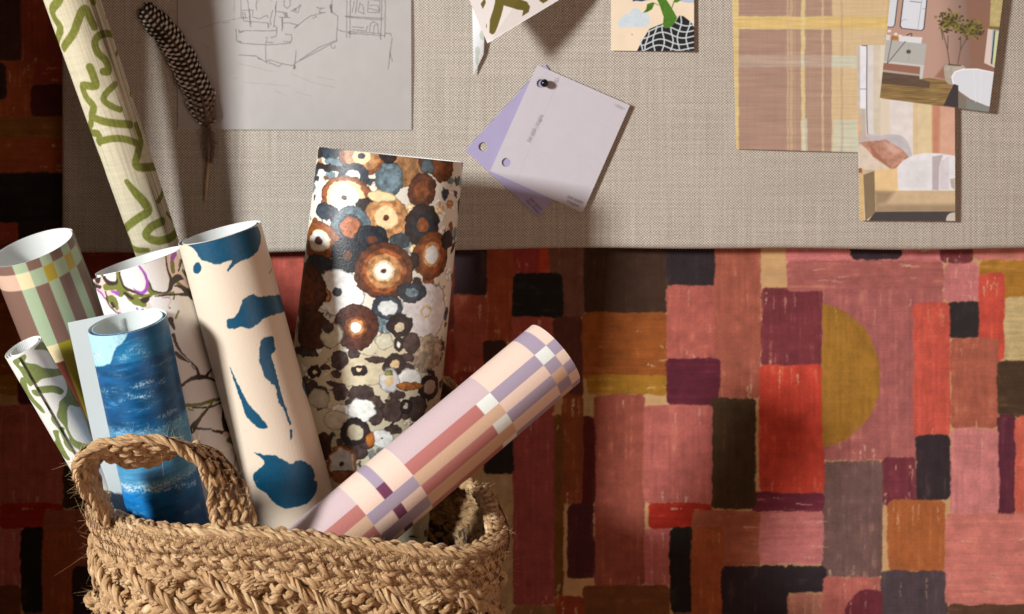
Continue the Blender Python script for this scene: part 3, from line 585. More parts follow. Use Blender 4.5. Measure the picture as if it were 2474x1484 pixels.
# ------------------------------------------------------------------ wall with block-print wallpaper
def paint_wall():
    cv = Canvas(-330, -360, 2760, 1760, 2.4, C8(200, 160, 115), seed=3)
    X, Y = cv.grid()
    cv.a[:] = (C8(198, 158, 112)[None, None]*(1+.16*(fbm(X/30, Y/30, 3, 4)-.5))[..., None])
    def B(x0, y0, x1, y1, c, dr=None, r=15, shape=None):
        dr = dr or ('v' if (y1-y0) >= (x1-x0) else 'h')
        c = C8(*c); c = (c*.90+.10*c.mean())*np.array([.95, .93, .88])
        b = cv.box(x0, y0, x1, y1, 10)
        if b is None: return
        sl, X, Y = b; s0 = int(x0*3+y0*7) % 91
        x, y = cv.warp(X, Y, 4.2, 34, s0); x = x+3.0*(vnoise(X/4.5, Y/4.5, s0)-.5); y = y+3.0*(vnoise(X/4.5, Y/4.5, s0+3)-.5)
        if shape is not None: sd = shape(x, y)
        else:
            hx, hy = (x1-x0)/2+2.4, (y1-y0)/2+2.4; qx = np.abs(x-(x0+x1)/2)-hx+r; qy = np.abs(y-(y0+y1)/2)-hy+r
            sd = -(np.hypot(np.maximum(qx, 0), np.maximum(qy, 0))+np.minimum(np.maximum(qx, qy), 0)-r)
        m = sstep(-2.0, 2.2, sd)
        st = fbm(X/7, Y/90, s0+9, 3) if dr == 'v' else fbm(X/90, Y/7, s0+9, 3)
        bl = fbm(X/22, Y/22, s0+1, 3); fi = fbm(X/2.6, Y/2.6, s0+6, 2)
        cc = c*(1+.16*(st-.5)+.22*(bl-.5)+.14*(fi-.5))[..., None]
        # dry-brush: ground shows through in streaks and near the ends
        e = np.exp(-np.clip(sd, 0, 99)/9)
        dry = sstep(.64, .82, st*.60+bl*.40+.10*e+.10*(fi-.5))*(.32 if c.sum() > .9 else .10)
        wm = m*(1-dry)*(1-.28*np.exp(-np.clip(sd, 0, 99)/2.2)*sstep(.5, .7, fi))
        cv.a[sl] = cv.a[sl]*(1-wm[..., None])+cc*wm[..., None]
        if c.sum() > .8 and (x1-x0)*(y1-y0) > 5000:      # a few lifted, paler brush ends
            gg = random.Random(s0*13+int(y1))
            for _ in range(gg.randint(3, 7)):
                px_, py_ = gg.uniform(x0+8, x1-8), (gg.choice((y0+gg.uniform(6, 30), y1-gg.uniform(6, 34))) if dr == 'v' else gg.uniform(y0+6, y1-6)); ln_ = gg.uniform(12, 46)
                q = [(px_, py_), (px_+gg.uniform(-3, 3), py_+ln_)] if dr == 'v' else [(px_, py_), (px_+ln_, py_+gg.uniform(-3, 3))]
                cv.line(q, [gg.uniform(2, 8), 1.5], C8(216, 184, 150), alpha=gg.uniform(.3, .75), amp=3, sc=6, soft=1.6, brk=.42)
    blocks = [
        (1095, 560, 1177, 714, (58, 42, 50)), (1177, 540, 1240, 824, (166, 76, 46)), (1095, 714, 1176, 900, (176, 84, 66)), (1240, 540, 1310, 664, (160, 54, 54)), (1304, 540, 1326, 664, (196, 70, 38)),
        (1326, 540, 1411, 766, (124, 80, 68)), (1240, 663, 1358, 767, (34, 33, 33)), (1238, 768, 1338, 1000, (178, 82, 72)), (1338, 768, 1408, 960, (98, 54, 46)), (1170, 824, 1222, 905, (70, 44, 32)), (1176, 905, 1238, 1030, (138, 56, 40)),
        (1100, 900, 1172, 1060, (150, 56, 44)), (1413, 540, 1612, 757, (68, 46, 34)), (1408, 757, 1612, 915, (160, 86, 34)), (1420, 908, 1612, 953, (172, 122, 34)), (1612, 540, 1728, 693, (50, 40, 48)), (1612, 692, 1728, 868, (188, 98, 90)),
        (1728, 540, 1837, 962, (172, 92, 76)), (1610, 868, 1736, 978, (100, 34, 54)), (1840, 697, 1986, 884, (128, 54, 66)), (1900, 560, 2292, 633, (216, 124, 130)), (1902, 632, 2278, 702, (180, 102, 100)), (1988, 700, 2276, 1110, (180, 102, 104)), (2055, 560, 2175, 625, (56, 44, 54)),
        (2275, 540, 2350, 636, (130, 58, 68)), (2352, 540, 2760, 627, (214, 130, 124)), (2365, 630, 2760, 719, (186, 132, 48)), (2282, 638, 2362, 730, (214, 126, 134)), (2290, 730, 2366, 816, (52, 47, 50)), (2367, 662, 2426, 870, (222, 84, 70)), (2428, 720, 2760, 872, (214, 192, 142)),
        (2208, 734, 2293, 1054, (220, 92, 78)), (2298, 818, 2409, 1032, (184, 100, 82)), (2411, 874, 2560, 1005, (80, 60, 44)), (2411, 1004, 2452, 1245, (102, 44, 64)), (2454, 1008, 2560, 1245, (224, 104, 88)), (2298, 1037, 2410, 1240, (220, 134, 140)), (2214, 1052, 2293, 1207, (58, 46, 54)),
        (2131, 1107, 2211, 1220, (124, 52, 68)), (1986, 1116, 2130, 1394, (120, 90, 90)), (2146, 1211, 2281, 1380, (184, 104, 56)), (1836, 884, 1988, 1192, (214, 70, 54)), (1816, 1192, 1990, 1236, (124, 46, 70)), (1832, 1238, 1987, 1360, (214, 124, 130)), (1718, 964, 1824, 1228, (74, 54, 34)),
        (1410, 955, 1436, 1006, (196, 170, 120)), (1437, 955, 1556, 1414, (168, 86, 72)), (1556, 980, 1718, 1214, (192, 102, 98)), (1406, 1006, 1436, 1222, (96, 32, 32)), (1372, 1218, 1433, 1396, (84, 38, 44)), (1358, 955, 1406, 1216, (144, 74, 40)), (1337, 1000, 1358, 1440, (118, 78, 32)),
        (1238, 1000, 1337, 1462, (164, 76, 76)), (1170, 1020, 1237, 1146, (46, 38, 36)), (1150, 1148, 1237, 1760, (190, 164, 122)), (1567, 1217, 1718, 1275, (184, 42, 28)), (1558, 1280, 1622, 1410, (204, 110, 112)), (1620, 1276, 1674, 1480, (36, 32, 30)), (1674, 1236, 1832, 1372, (178, 98, 74)), (1672, 1276, 1746, 1600, (176, 90, 52)),
        (1408, 1416, 1616, 1600, (128, 76, 42)), (1340, 1442, 1410, 1600, (160, 70, 40)), (1745, 1370, 1902, 1640, (54, 42, 50)), (1898, 1369, 1992, 1431, (52, 42, 50)), (1904, 1435, 2060, 1640, (194, 126, 110)), (1988, 1396, 2130, 1640, (194, 106, 100)), (2128, 1381, 2287, 1600, (84, 70, 80)),
        (2284, 1242, 2760, 1460, (218, 128, 122)), (2290, 1462, 2760, 1700, (96, 66, 50)), (1238, 1464, 1340, 1700, (150, 110, 70)), (1620, 1484, 1674, 1760, (120, 70, 60)),
        # strip left of the board and between the rolls
        (-200, -200, 52, 146, (84, 54, 42)), (52, -200, 300, 152, (166, 74, 48)), (-20, 150, 100, 282, (178, 88, 48)), (84, 150, 300, 205, (172, 72, 50)), (76, 206, 300, 282, (92, 36, 36)), (-200, 284, 300, 338, (150, 98, 38)), (-200, 338, 300, 420, (172, 84, 40)), (-200, 420, 300, 540, (44, 36, 36)), (-200, 154, 12, 240, (60, 42, 38)),
        (-200, 540, 48, 582, (200, 84, 62)), (48, 538, 150, 640, (56, 42, 40)), (150, 560, 660, 668, (166, 64, 46)), (-200, 586, 48, 760, (150, 66, 44)), (48, 640, 160, 760, (166, 70, 46)), (640, 560, 735, 800, (190, 88, 78)), (640, 800, 1095, 1500, (160, 62, 50)), (735, 560, 1095, 800, (120, 50, 40))]
    for b in blocks: B(*b)
    B(1985, 728, 2126, 1084, (174, 124, 44), shape=lambda x, y: np.minimum(176-np.hypot((x-1962)*1.07, y-908), x-1985))
    B(2045, 1425, 2130, 1560, (124, 50, 64), shape=lambda x, y: np.minimum(62-np.hypot(x-2102, y-1488), 2130-x))
    # the repeat of the print, one drop to the left
    dx = 1568.0; i0 = int((-330-cv.u0)/cv.cell); i1 = int((640-cv.u0)/cv.cell); j0 = int((760-cv.t0)/cv.cell); sh = int(round(dx/cv.cell))
    cv.a[j0:, i0:i1] = cv.a[j0:, i0+sh:i1+sh]
    return cv
cvw = paint_wall(); Yw = 0.0
X, Y = cvw.grid(); kk = PXM(Yw)
posw = np.stack([(X-W/2)*kk, np.full(X.shape, Yw), CAM[2]+(HORIZ-Y)*kk], -1)
keep = ((Y > 560) | (X < 190))
fi = gfaces(cvw.h, cvw.w)[:, ::-1]; kf = keep.ravel()[fi].all(1); fi = fi[kf]
fi = fi.reshape(-1, 4); used = np.unique(fi); remap = np.full(cvw.h*cvw.w, -1); remap[used] = np.arange(len(used))
wv = posw.reshape(-1, 3)[used]; wc = cvw.a.reshape(-1, 3)[used]; wf = remap[fi]
x0w, x1w = posw[0, 0, 0], posw[0, -1, 0]; ztop = posw[0, 0, 2]; zb = posw[-1, 0, 2]
n0 = len(wv)
# plain continuation of the wall behind the board and down to the floor
xa = (190-W/2)*kk; za = CAM[2]+(HORIZ-558)*kk
ext = [(-2.5, .002, 1.6), (2.5, .002, 1.6), (2.5, .002, 0), (-2.5, .002, 0)]
wv = np.concatenate([wv, np.array(ext)]); wc = np.concatenate([wc, np.tile(C8(160, 80, 62), (4, 1))]); ef = np.array([[n0, n0+1, n0+2, n0+3]])
tag(mesh_obj('wall', wv, [wf, ef], M_FABRIC, None, wc, smooth=False, origin=(0, 0, 0)), 'wall papered in painted red, pink, ochre and black blocks', kind='structure')
def box(name, lo, hi, mat, bev=0, **k):
    x0, y0, z0 = lo; x1, y1, z1_ = hi
    v = [(x0, y0, z0), (x1, y0, z0), (x1, y1, z0), (x0, y1, z0), (x0, y0, z1_), (x1, y0, z1_), (x1, y1, z1_), (x0, y1, z1_)]
    f = np.array([(0, 3, 2, 1), (4, 5, 6, 7), (0, 1, 5, 4), (1, 2, 6, 5), (2, 3, 7, 6), (3, 0, 4, 7)])
    o = mesh_obj(name, v, f, mat, None, smooth=False); 
    if bev: m = o.modifiers.new('b', 'BEVEL'); m.width = bev; m.segments = 4
    return tag(o, **k)
box('floor', (-2.5, -3.5, -.05), (2.5, 0, 0), mat_plain('floorboards', (120, 84, 60), .5), kind='structure', label='wooden floor under the basket')

# --- linen board (soft padded edges, a hair off level along the bottom)
def board():
    th = .028; yf = -th; xl = P(147, 0, yf)[0]; xr = xl+1.62; bz = lambda x: P(0, 611, yf)[2]+(x-xl)*.0050+.0016*np.sin(x*7+1)+.0007*np.sin(x*23)
    zt = P(0, -420, yf)[2]; nx, nz = 240, 110
    sx = np.concatenate([[0, .0006, .002, .0045, .008], np.linspace(.014, 1, nx)*1.0*(1.62-.016)+0, ]); sx = np.unique(np.concatenate([[0, .0006, .002, .0045, .008], np.linspace(.014, 1.606, nx), [1.612, 1.6155, 1.618, 1.6194, 1.62]]))
    sz = np.unique(np.concatenate([[0, .0006, .002, .0045, .008], np.linspace(.014, 1, nz)])); 
    XX, TT = np.meshgrid(sx, sz); x = xl+XX; zb_ = bz(x); z = zb_+(zt-zb_)*TT
    dist = np.minimum(np.minimum(XX, 1.62-XX), (z-zb_)); r = .007
    rd = np.where(dist < r, r-np.sqrt(np.maximum(0, r*r-(r-dist)**2)), 0)
    y = yf+rd-.0009*np.sin(x*6)*np.sin(z*7)
    V = np.stack([x, y, z], -1); h, w = XX.shape; vs = [V.reshape(-1, 3)]; fs = [gfaces(h, w)]; off = h*w
    for line in (V[0], V[-1], V[:, 0], V[:, -1]):
        b = line.copy(); b[:, 1] = -.0015; st = np.stack([line, b]); vs.append(st.reshape(-1, 3)); fs.append(gfaces(2, len(line), off)); off += 2*len(line)
    return tag(mesh_obj('pin_board', np.concatenate(vs), np.concatenate(fs), M_LINEN, None), 'large padded board wrapped in woven oatmeal linen', 'pin board')
board()
YB = -.0285

# ------------------------------------------------------------------ flat things pinned to the board
def sheet(name, corners, Y, paint, mat, label=None, cat=None, cell=1.5, lift=None, base=(255, 255, 255), thick=.0004, hole=None, parent=None, backcol=(232, 230, 226), **k):
    """corners: TL,TR,BR,BL on the board; printed in the flat sheet's own plane; lift(u,v) curls it off the board"""
    q = np.array(corners, float); w = max(np.linalg.norm(q[1]-q[0]), np.linalg.norm(q[2]-q[3])); h = max(np.linalg.norm(q[3]-q[0]), np.linalg.norm(q[2]-q[1]))
    nu, nv = max(2, int(w/cell)), max(2, int(h/cell)); u = np.linspace(0, 1, nu); v = np.linspace(0, 1, nv); UU, VV = np.meshgrid(u, v)
    L = (q[0]*((1-UU)*(1-VV))[..., None]+q[1]*(UU*(1-VV))[..., None]+q[2]*(UU*VV)[..., None]+q[3]*((1-UU)*VV)[..., None])
    cv = Canvas(q[:, 0].min()-4, q[:, 1].min()-4, q[:, 0].max()+4, q[:, 1].max()+4, cell*.7, C8(*base), seed=sum(map(ord, label or name)) % 97)
    paint(cv); col = cv.sample(L[..., 0], L[..., 1])
    s = PXM(YB); x = (L[..., 0]-W/2)*s; z = CAM[2]+(HORIZ-L[..., 1])*s
    y = np.full(x.shape, Y) - (lift(UU, VV) if lift is not None else 0)
    pos = np.stack([x, y, z], -1); f = gfaces(nv, nu)[:, ::-1]
    bk = pos+np.array([0, thick, 0]); n1 = nu*nv
    fb = gfaces(nv, nu, n1)
    if hole is not None:
        m = np.zeros((nv, nu), bool)
        for hx, hy, hr in hole: m |= np.hypot(L[..., 0]-hx, L[..., 1]-hy) < hr
        kp = ~(m.ravel()[f].any(1)); f = f[kp]; fb = fb[kp]
    V = [pos.reshape(-1, 3), bk.reshape(-1, 3)]; Fc = [f, fb]; CC = [col.reshape(-1, 3), np.tile(C8(*backcol), (n1, 1))]; off = 2*n1
    for a, b in ((pos[0], bk[0]), (pos[-1], bk[-1]), (pos[:, 0], bk[:, 0]), (pos[:, -1], bk[:, -1])):
        st = np.stack([a, b]); V.append(st.reshape(-1, 3)); Fc.append(gfaces(2, st.shape[1], off)); off += 2*st.shape[1]; CC.append(np.tile(C8(*backcol), (2*st.shape[1], 1)))
    o = mesh_obj(name, np.concatenate(V), np.concatenate(Fc), mat, parent, np.concatenate(CC))
    return tag(o, label, cat, **k)

# tracing paper sketch
def mat_tracing():
    t = NT('tracing_paper'); a = t.add('ShaderNodeAttribute', attribute_name='Col').outputs['Color']; t.link(a, 'Base Color'); c, x, y, z = t.xyz()
    t.set(Roughness=.5, Alpha=.54); t.bump(t.noise(c, 60, 3), .25, .002); return t.m
zk = Z(660, 0, 2.7489)
def paint_sketch(cv):
    X, Y = cv.grid(); cv.a[:] = C8(188, 183, 182)*(1+.04*(fbm(X/40, Y/40, 2, 3)-.5))[..., None]
    INK = C8(16, 16, 20)
    def s(p, w=5, a=.95, brk=.22): cv.line(zk(p), w/5.2, INK, alpha=a, amp=.8, sc=6, soft=.55, smooth=False, brk=brk)
    for p in ([(390, 0), (392, 210)], [(605, 0), (602, 210)], [(240, 300), (420, 240), (600, 205), (700, 180)], [(480, 240), (560, 232)], [(270, 450), (340, 500)]): s(p, 4, .5)
    for p in ([(670, 0), (675, 190), (740, 190)], [(740, 0), (755, 100), (765, 260), (775, 280)], [(760, 100), (760, 200)], [(680, 110), (800, 110)], [(690, 130), (700, 220), (950, 240), (955, 290)], [(710, 130), (720, 190)], [(795, 110), (795, 180), (860, 195)], [(840, 0), (830, 60), (840, 110)],
              [(860, 0), (930, -20), (990, 5)], [(870, 195), (940, 160), (950, 185)], [(1040, 20), (1030, 120), (1010, 280), (1030, 270)], [(1120, 0), (1115, 60), (1150, 90), (1180, 60), (1175, 0)], [(1030, 120), (1100, 130), (1150, 140), (1130, 180), (1110, 130)], [(1100, 180), (1095, 320)], [(1060, 180), (1180, 185)],
              [(1000, 110), (975, 200), (980, 260)], [(1190, 120), (1240, 95), (1290, 50), (1260, 130)], [(1250, 130), (1200, 110)], [(1110, 240), (1180, 240), (1250, 260)], [(1220, 295), (1270, 255), (1340, 200), (1400, 165), (1540, 130)], [(1410, 190), (1450, 180), (1440, 165)], [(1500, 80), (1480, 130), (1530, 135)], [(1450, 80), (1500, 95), (1530, 85)],
              [(620, 300), (625, 420), (680, 450), (940, 465), (1180, 450), (1200, 400), (1190, 360), (1130, 355)], [(650, 335), (700, 320), (950, 322), (1040, 315)], [(650, 310), (660, 340), (700, 330)], [(640, 430), (670, 430), (680, 450)], [(1040, 280), (1042, 340), (1030, 380), (980, 390)], [(1110, 430), (1190, 440)], [(930, 390), (945, 390), (925, 450), (928, 600), (935, 650)], [(940, 440), (1000, 440)],
              [(650, 570), (830, 580), (870, 610), (930, 640), (960, 620), (965, 650), (1060, 690), (1100, 660)], [(970, 620), (1060, 650), (1200, 680), (1230, 655), (1650, 430)], [(1280, 620), (1480, 490), (1640, 425)], [(1240, 520), (1228, 650)], [(1220, 680), (1215, 710), (1235, 700)], [(1225, 670), (1228, 712)], [(1610, 0), (1600, 130)], [(1610, 40), (1612, 130), (1640, 150), (1670, 170), (1658, 420)], [(1595, 460), (1610, 500), (1640, 500), (1640, 465)], [(1670, 310), (1750, 335)],
              [(1765, 0), (1762, 390)], [(1800, 0), (1795, 390)], [(2125, 0), (2112, 410)], [(2160, 0), (2155, 390)], [(1745, 170), (2140, 195)], [(1760, 180), (2130, 212)], [(1800, 330), (2120, 350)], [(1780, 345), (2160, 372)], [(1985, 0), (1980, 130), (2100, 135), (2105, 10), (1990, -5)], [(2000, 60), (2080, 60), (2100, 120), (1990, 90)], [(1870, 0), (1855, 140)], [(1900, 30), (1880, 120), (1940, 150), (1930, 60), (1900, 40)], [(1840, 20), (1820, 130)],
              [(2000, 330), (2005, 250), (2040, 225), (2080, 250), (2090, 340)], [(2040, 340), (2045, 270), (2070, 260)], [(1810, 280), (1940, 290)], [(1820, 310), (1950, 322)], [(1960, 330), (1980, 270)], [(2160, 345), (2215, 350), (2220, 380)], [(2230, 400), (2210, 540), (2190, 720)], [(2205, 540), (2235, 640)], [(2215, 550), (2200, 620)]): s(p, 6)
    for p, w in (([(1595, 60), (1610, 130)], 22), ([(765, 150), (770, 250)], 12), ([(1095, 180), (1100, 290)], 12), ([(1130, 140), (1150, 170)], 16), ([(1782, 330), (1795, 350)], 16), ([(2110, 360), (2112, 410)], 12), ([(1225, 680), (1222, 705)], 18), ([(1660, 400), (1660, 430)], 12), ([(1225, 95), (1240, 105)], 18), ([(1030, 60), (1028, 130)], 12), ([(955, 245), (955, 290)], 12), ([(1230, 285), (1265, 260)], 12), ([(850, 605), (880, 615)], 10)): s(p, w, .8, .2)
    for p in ([(650, 660), (800, 690), (1000, 745)], [(1190, 760), (1400, 850), (1650, 910)], [(700, 850), (1180, 890)], [(1240, 950), (1400, 995)], [(1030, 940), (1150, 990)], [(590, 820), (640, 800)], [(1450, 790), (1640, 830)]): s(p, 3.5, .30)
sheet('sketch_sheet', [(431, -260), (992, -260), (994, 315), (431, 313)], YB-.0012, paint_sketch, mat_tracing(), 'translucent tracing paper sheet with an ink sketch of a room', 'sketch', lift=lambda u, v: .0012*np.sin(v*7)*np.sin(u*5)+.0014, thick=.00012)

# collage card
zc = Z(2280, 0, 6.744)
def paint_collage(cv):
    X, Y = cv.grid(); cv.a[:] = C8(228, 210, 184)*(1+.05*(fbm(X/30, Y/30, 4, 3)-.5))[..., None]
    cv.ell(*zc([(2090, -10)])[0], 30, 9, C8(176, 186, 204), amp=.6)
    cv.poly(zc([(620, 45), (720, 30), (850, 45), (960, 15), (1200, -10), (1200, -200), (620, -200)]), C8(30, 58, 96), amp=.4, soft=.6)
    CL = C8(196, 208, 216)
    for x, y, a, b in ((700, 330, 130, 120), (560, 480, 220, 140), (900, 500, 150, 190), (400, 580, 160, 110), (720, 580, 330, 110), (330, 650, 90, 60), (480, 650, 90, 60), (680, 620, 100, 70), (870, 600, 140, 90)): cv.ell(*zc([(x, y)])[0], a/10.47, b/10.47, CL, tex=.04)
    G = C8(72, 118, 36)
    cv.poly(zc([(1040, 740), (1380, 600), (1480, 690), (1700, 560), (1790, 405), (1900, 420), (2030, 520), (2130, 620), (2180, 740), (2200, 1310), (720, 1310), (880, 1000)]), C8(30, 30, 32), soft=.5)
    wl = C8(196, 206, 210)
    for k in range(5):
        y0 = [600, 760, 920, 1090, 1240][k]
        pts = [(x, y0 + 55*math.sin(x/150+k*.35+1.2)+ (60 if x < 1100 else 0)*0 + 40*math.sin(x/300)) for x in range(740 if k > 3 else (830 if k == 3 else (900 if k == 2 else (1010 if k == 1 else 1690))), 2181, 60)]
        cv.line(zc(pts), 3.0, wl, soft=.6)
    for x0, ya in ((870, 1010), (1000, 790), (1190, 690), (1400, 640), (1620, 620), (1800, 430), (2020, 540)):
        cv.line(zc([(x0+40*math.sin(y/120+x0)-(y-700)*.06, y) for y in range(ya, 1311, 60)]), 3.0, wl, soft=.6)
    cv.poly(zc([(1200, -60), (1290, 120), (1400, 440), (1380, 620), (1420, 720), (1560, 720), (1680, 590), (1740, 450), (1620, 240), (1480, 20), (1480, -60)]), G, amp=.4, soft=.6, tex=.18, tsc=(2, 2))
    cv.poly(zc([(880, 335), (960, 240), (985, 110), (1130, 65), (1175, 90), (1110, 240), (1000, 310)]), G*.92, soft=.6, tex=.15)
    cv.line(zc([(1170, 90), (1270, 140)]), 1.6, G); cv.line(zc([(1665, 40), (1600, 230)]), 2.2, G); cv.poly(zc([(1650, 70), (1680, -80), (1960, -60), (1740, 75)]), G, soft=.6)
    cv.ell(*zc([(605, 880)])[0], 1.6, 2, C8(180, 140, 90))
sheet('postcard', [(1475, -150), (1675, -150), (1675, 125), (1475, 123)], YB-.0025, paint_collage, M_PHOTO, 'small paper collage card with green stem, pale cloud and black gridded hill', 'card', cell=1.0, lift=lambda u, v: .0018*u*u+.0005)

# woven plaid swatch
zw = Z(2600, 0, 1.4842)
def paint_swatch(cv):
    X, Y = cv.grid(); SA, BR, YE, PG = C8(216, 190, 150), C8(172, 140, 124), C8(220, 194, 134), C8(208, 210, 190)
    cv.a[:] = SA
    fz = lambda x, y: zw([(x, y)])[0]
    def R(x0, y0, x1, y1, c, a=1): (p0, q0), (p1, q1) = fz(x0, y0), fz(x1, y1); cv.rect(p0, q0, p1, q1, c, alpha=a, amp=2.2, sc=16, soft=1.6, tex=.07, tsc=(60, 4))
    R(250, -400, 520, 880, BR); R(520, -400, 768, 880, BR, .88); R(205, -400, 250, 880, YE); R(195, 92, 1400, 165, YE); R(230, 105, 1400, 150, C8(222, 188, 116), .5)
    for x0, x1, c, a in ((520, 528, SA, .6), (535, 552, SA, .5), (598, 620, C8(222, 204, 150), .9), (712, 724, SA, .8), (818, 830, BR, .35), (560, 566, SA, .3)): R(x0, -400, x1, 880, c, a)
    R(250, 310, 775, 375, C8(196, 178, 164), .55); R(768, 312, 1400, 378, PG, .9); R(775, 668, 1400, 880, PG, .85); R(600, 660, 632, 880, PG, .7); R(600, 312, 618, 378, PG, .8); R(818, 668, 830, 880, BR, .3)
    cv.mul(1+.07*(fbm(X/60, Y/2.2, 7, 3)-.5)+.05*(fbm(X/3, Y/60, 9, 2)-.5)); 
sheet('fabric_swatch', [(1760, -300), (2160, -300), (2160, 371), (1777, 360)], YB-.0020, paint_swatch, M_FABRIC, 'woven swatch in sand, mauve and pale yellow watercolour checks', 'swatch', lift=lambda u, v: .0004+.0012*np.clip(v-.85, 0, 1)*6*np.sin(np.clip(u*1.4, 0, 1)*3.1))

# photographs
zb_ = Z(3180, 0, 3.4516); zd = Z(3180, 380, 3.0909)
def paint_bath(cv):
    X, Y = cv.grid(); cv.a[:] = C8(184, 150, 136)
    g = sstep(2250, 2350, X)[..., None]; cv.a[:] = cv.a*(1-.28*g)
    def pg(p, c, **k): cv.poly(zb_(p), C8(*c), **dict(dict(soft=.8), **k))
    pg([(1480, -300), (1900, -300), (1860, 1000), (1400, 1000), (1560, 850)], (140, 104, 88), soft=4); pg([(1100, 1000), (1230, 840), (1260, 1040)], (150, 108, 92), soft=4)
    pg([(560, -400), (630, 0), (590, 330), (560, 365), (440, 355), (480, -400)], (52, 56, 62)); pg([(560, -400), (618, 0), (578, 330), (555, 355), (440, 345), (480, -400)], (212, 218, 226))
    pg([(700, -400), (1000, -400), (1005, 0), (965, 380), (930, 408), (670, 378), (645, 340), (688, 0)], (48, 52, 58)); pg([(712, -400), (985, -400), (992, 0), (952, 375), (925, 398), (680, 368), (660, 335), (700, 0)], (216, 221, 230))
    cv.line(zb_([(935, 0), (880, 390)]), .8, C8(120, 120, 130)); cv.line(zb_([(780, 25), (920, 40)]), 1.8, C8(120, 120, 130)); cv.line(zb_([(940, 120), (990, 125)]), .8, C8(110, 110, 120)); cv.line(zb_([(670, 290), (700, 260), (740, 265)]), 1, C8(150, 150, 155))
    pg([(440, 520), (995, 575), (960, 860), (420, 790)], (176, 178, 174)); pg([(420, 790), (965, 850), (955, 872), (420, 815)], (200, 202, 200)); pg([(915, 850), (962, 858), (938, 1035), (900, 1030)], (196, 200, 200)); pg([(420, 905), (905, 965), (900, 985), (420, 930)], (170, 166, 158)); pg([(430, 820), (910, 870), (905, 965), (430, 905)], (148, 104, 88))
    cv.ell(*zb_([(762, 675)])[0], 5.5, 5, C8(72, 74, 62)); cv.line(zb_([(765, 570), (762, 800)]), .5, C8(140, 142, 138))
    pg([(640, 470), (940, 490), (925, 570), (640, 540)], (218, 222, 226)); pg([(440, 450), (530, 460), (520, 530), (440, 520)], (212, 212, 214)); pg([(560, 470), (630, 480), (620, 525), (540, 515)], (170, 120, 50)); cv.line(zb_([(740, 460), (800, 440), (800, 475)]), 2, C8(52, 46, 44))
    for p in ((515, 410), (600, 450), (655, 475)): cv.ell(*zb_([p])[0], 4.5, 3.5, C8(232, 220, 205), amp=1)
    cv.line(zb_([(555, 480), (485, 830)]), 1.4, C8(86, 62, 52)); cv.line(zb_([(720, 545), (490, 825)]), 1.7, C8(92, 66, 56))
    pg([(400, 930), (905, 1000), (900, 1030), (1020, 1010), (1330, 1060), (1240, 1380), (370, 1290)], (134, 110, 68), tex=.35, tsc=(30, 2)); pg([(400, 935), (900, 990), (905, 1030), (1040, 1060), (1030, 1145), (390, 1085)], (92, 74, 62), tex=.15, tsc=(20, 2), soft=1.2)
    for a, b in (((1190, 380), (1260, 640)), ((1260, 640), (1290, 840)), ((1270, 470), (1265, 640)), ((1430, 480), (1430, 640)), ((1520, 480), (1430, 650)), ((1430, 640), (1390, 850)), ((1170, 300), (1200, 520))): cv.line(zb_([a, b]), 2.2, C8(94, 78, 70))
    g = random.Random(3)
    for i in range(420):
        if i % 2: x, y = 1290+g.gauss(0, 62), 275+g.gauss(0, 60)
        else: x, y = 1560+g.gauss(0, 78), 380+g.gauss(0, 48)
        cv.ell(*zb_([(x, y)])[0], g.uniform(2, 4.5), g.uniform(1.5, 3.5), C8(*g.choice([(112, 108, 48), (84, 76, 46), (134, 126, 56), (70, 58, 42)])), amp=1)
    pg([(1240, 840), (1450, 850), (1480, 920), (1350, 1090), (1250, 1070), (1220, 950)], (174, 166, 152), tex=.1, smooth=True); pg([(1260, 830), (1440, 845), (1430, 862), (1270, 850)], (84, 76, 66))
    pg([(1730, 820), (1780, 380), (1940, 400), (1900, 900)], (216, 200, 194)); pg([(1840, 400), (1920, 400), (1870, 850), (1815, 830)], (150, 170, 180)); pg([(1880, 410), (1915, 410), (1865, 840), (1835, 835)], (206, 210, 160)); pg([(1860, 400), (1872, 400), (1832, 840), (1815, 830)], (30, 48, 62)); pg([(1835, -400), (2100, -400), (1930, 370), (1800, 360)], (186, 170, 118), tex=.12); pg([(1800, 345), (1930, 355), (1925, 400), (1795, 385)], (126, 108, 62))
    pg([(1310, 1000), (1350, 930), (1460, 895), (1640, 895), (1860, 940), (1870, 1400), (1760, 1372), (1560, 1290), (1420, 1190), (1330, 1090)], (214, 220, 228)); pg([(1310, 1000), (1350, 930), (1460, 893), (1640, 893), (1860, 938), (1860, 950), (1640, 908), (1470, 910), (1365, 940), (1325, 1010), (1350, 1090), (1440, 1200), (1330, 1090)], (240, 242, 246))
    pg([(1370, 1110), (1400, 1200), (1560, 1310), (1870, 1412), (1850, 1600), (1320, 1600), (1340, 1390)], (126, 130, 128)); pg([(1340, 1090), (1400, 1110), (1400, 1300), (1400, 1400), (1210, 1370)], (54, 50, 54)); pg([(1400, 1180), (1500, 1280), (1500, 1420), (1400, 1410)], (122, 114, 104)); cv.line(zb_([(1600, 920), (1620, 1330)]), 2, C8(230, 234, 240), alpha=.6); cv.line(zb_([(1690, 920), (1680, 1340)]), 2, C8(232, 236, 240), alpha=.5)
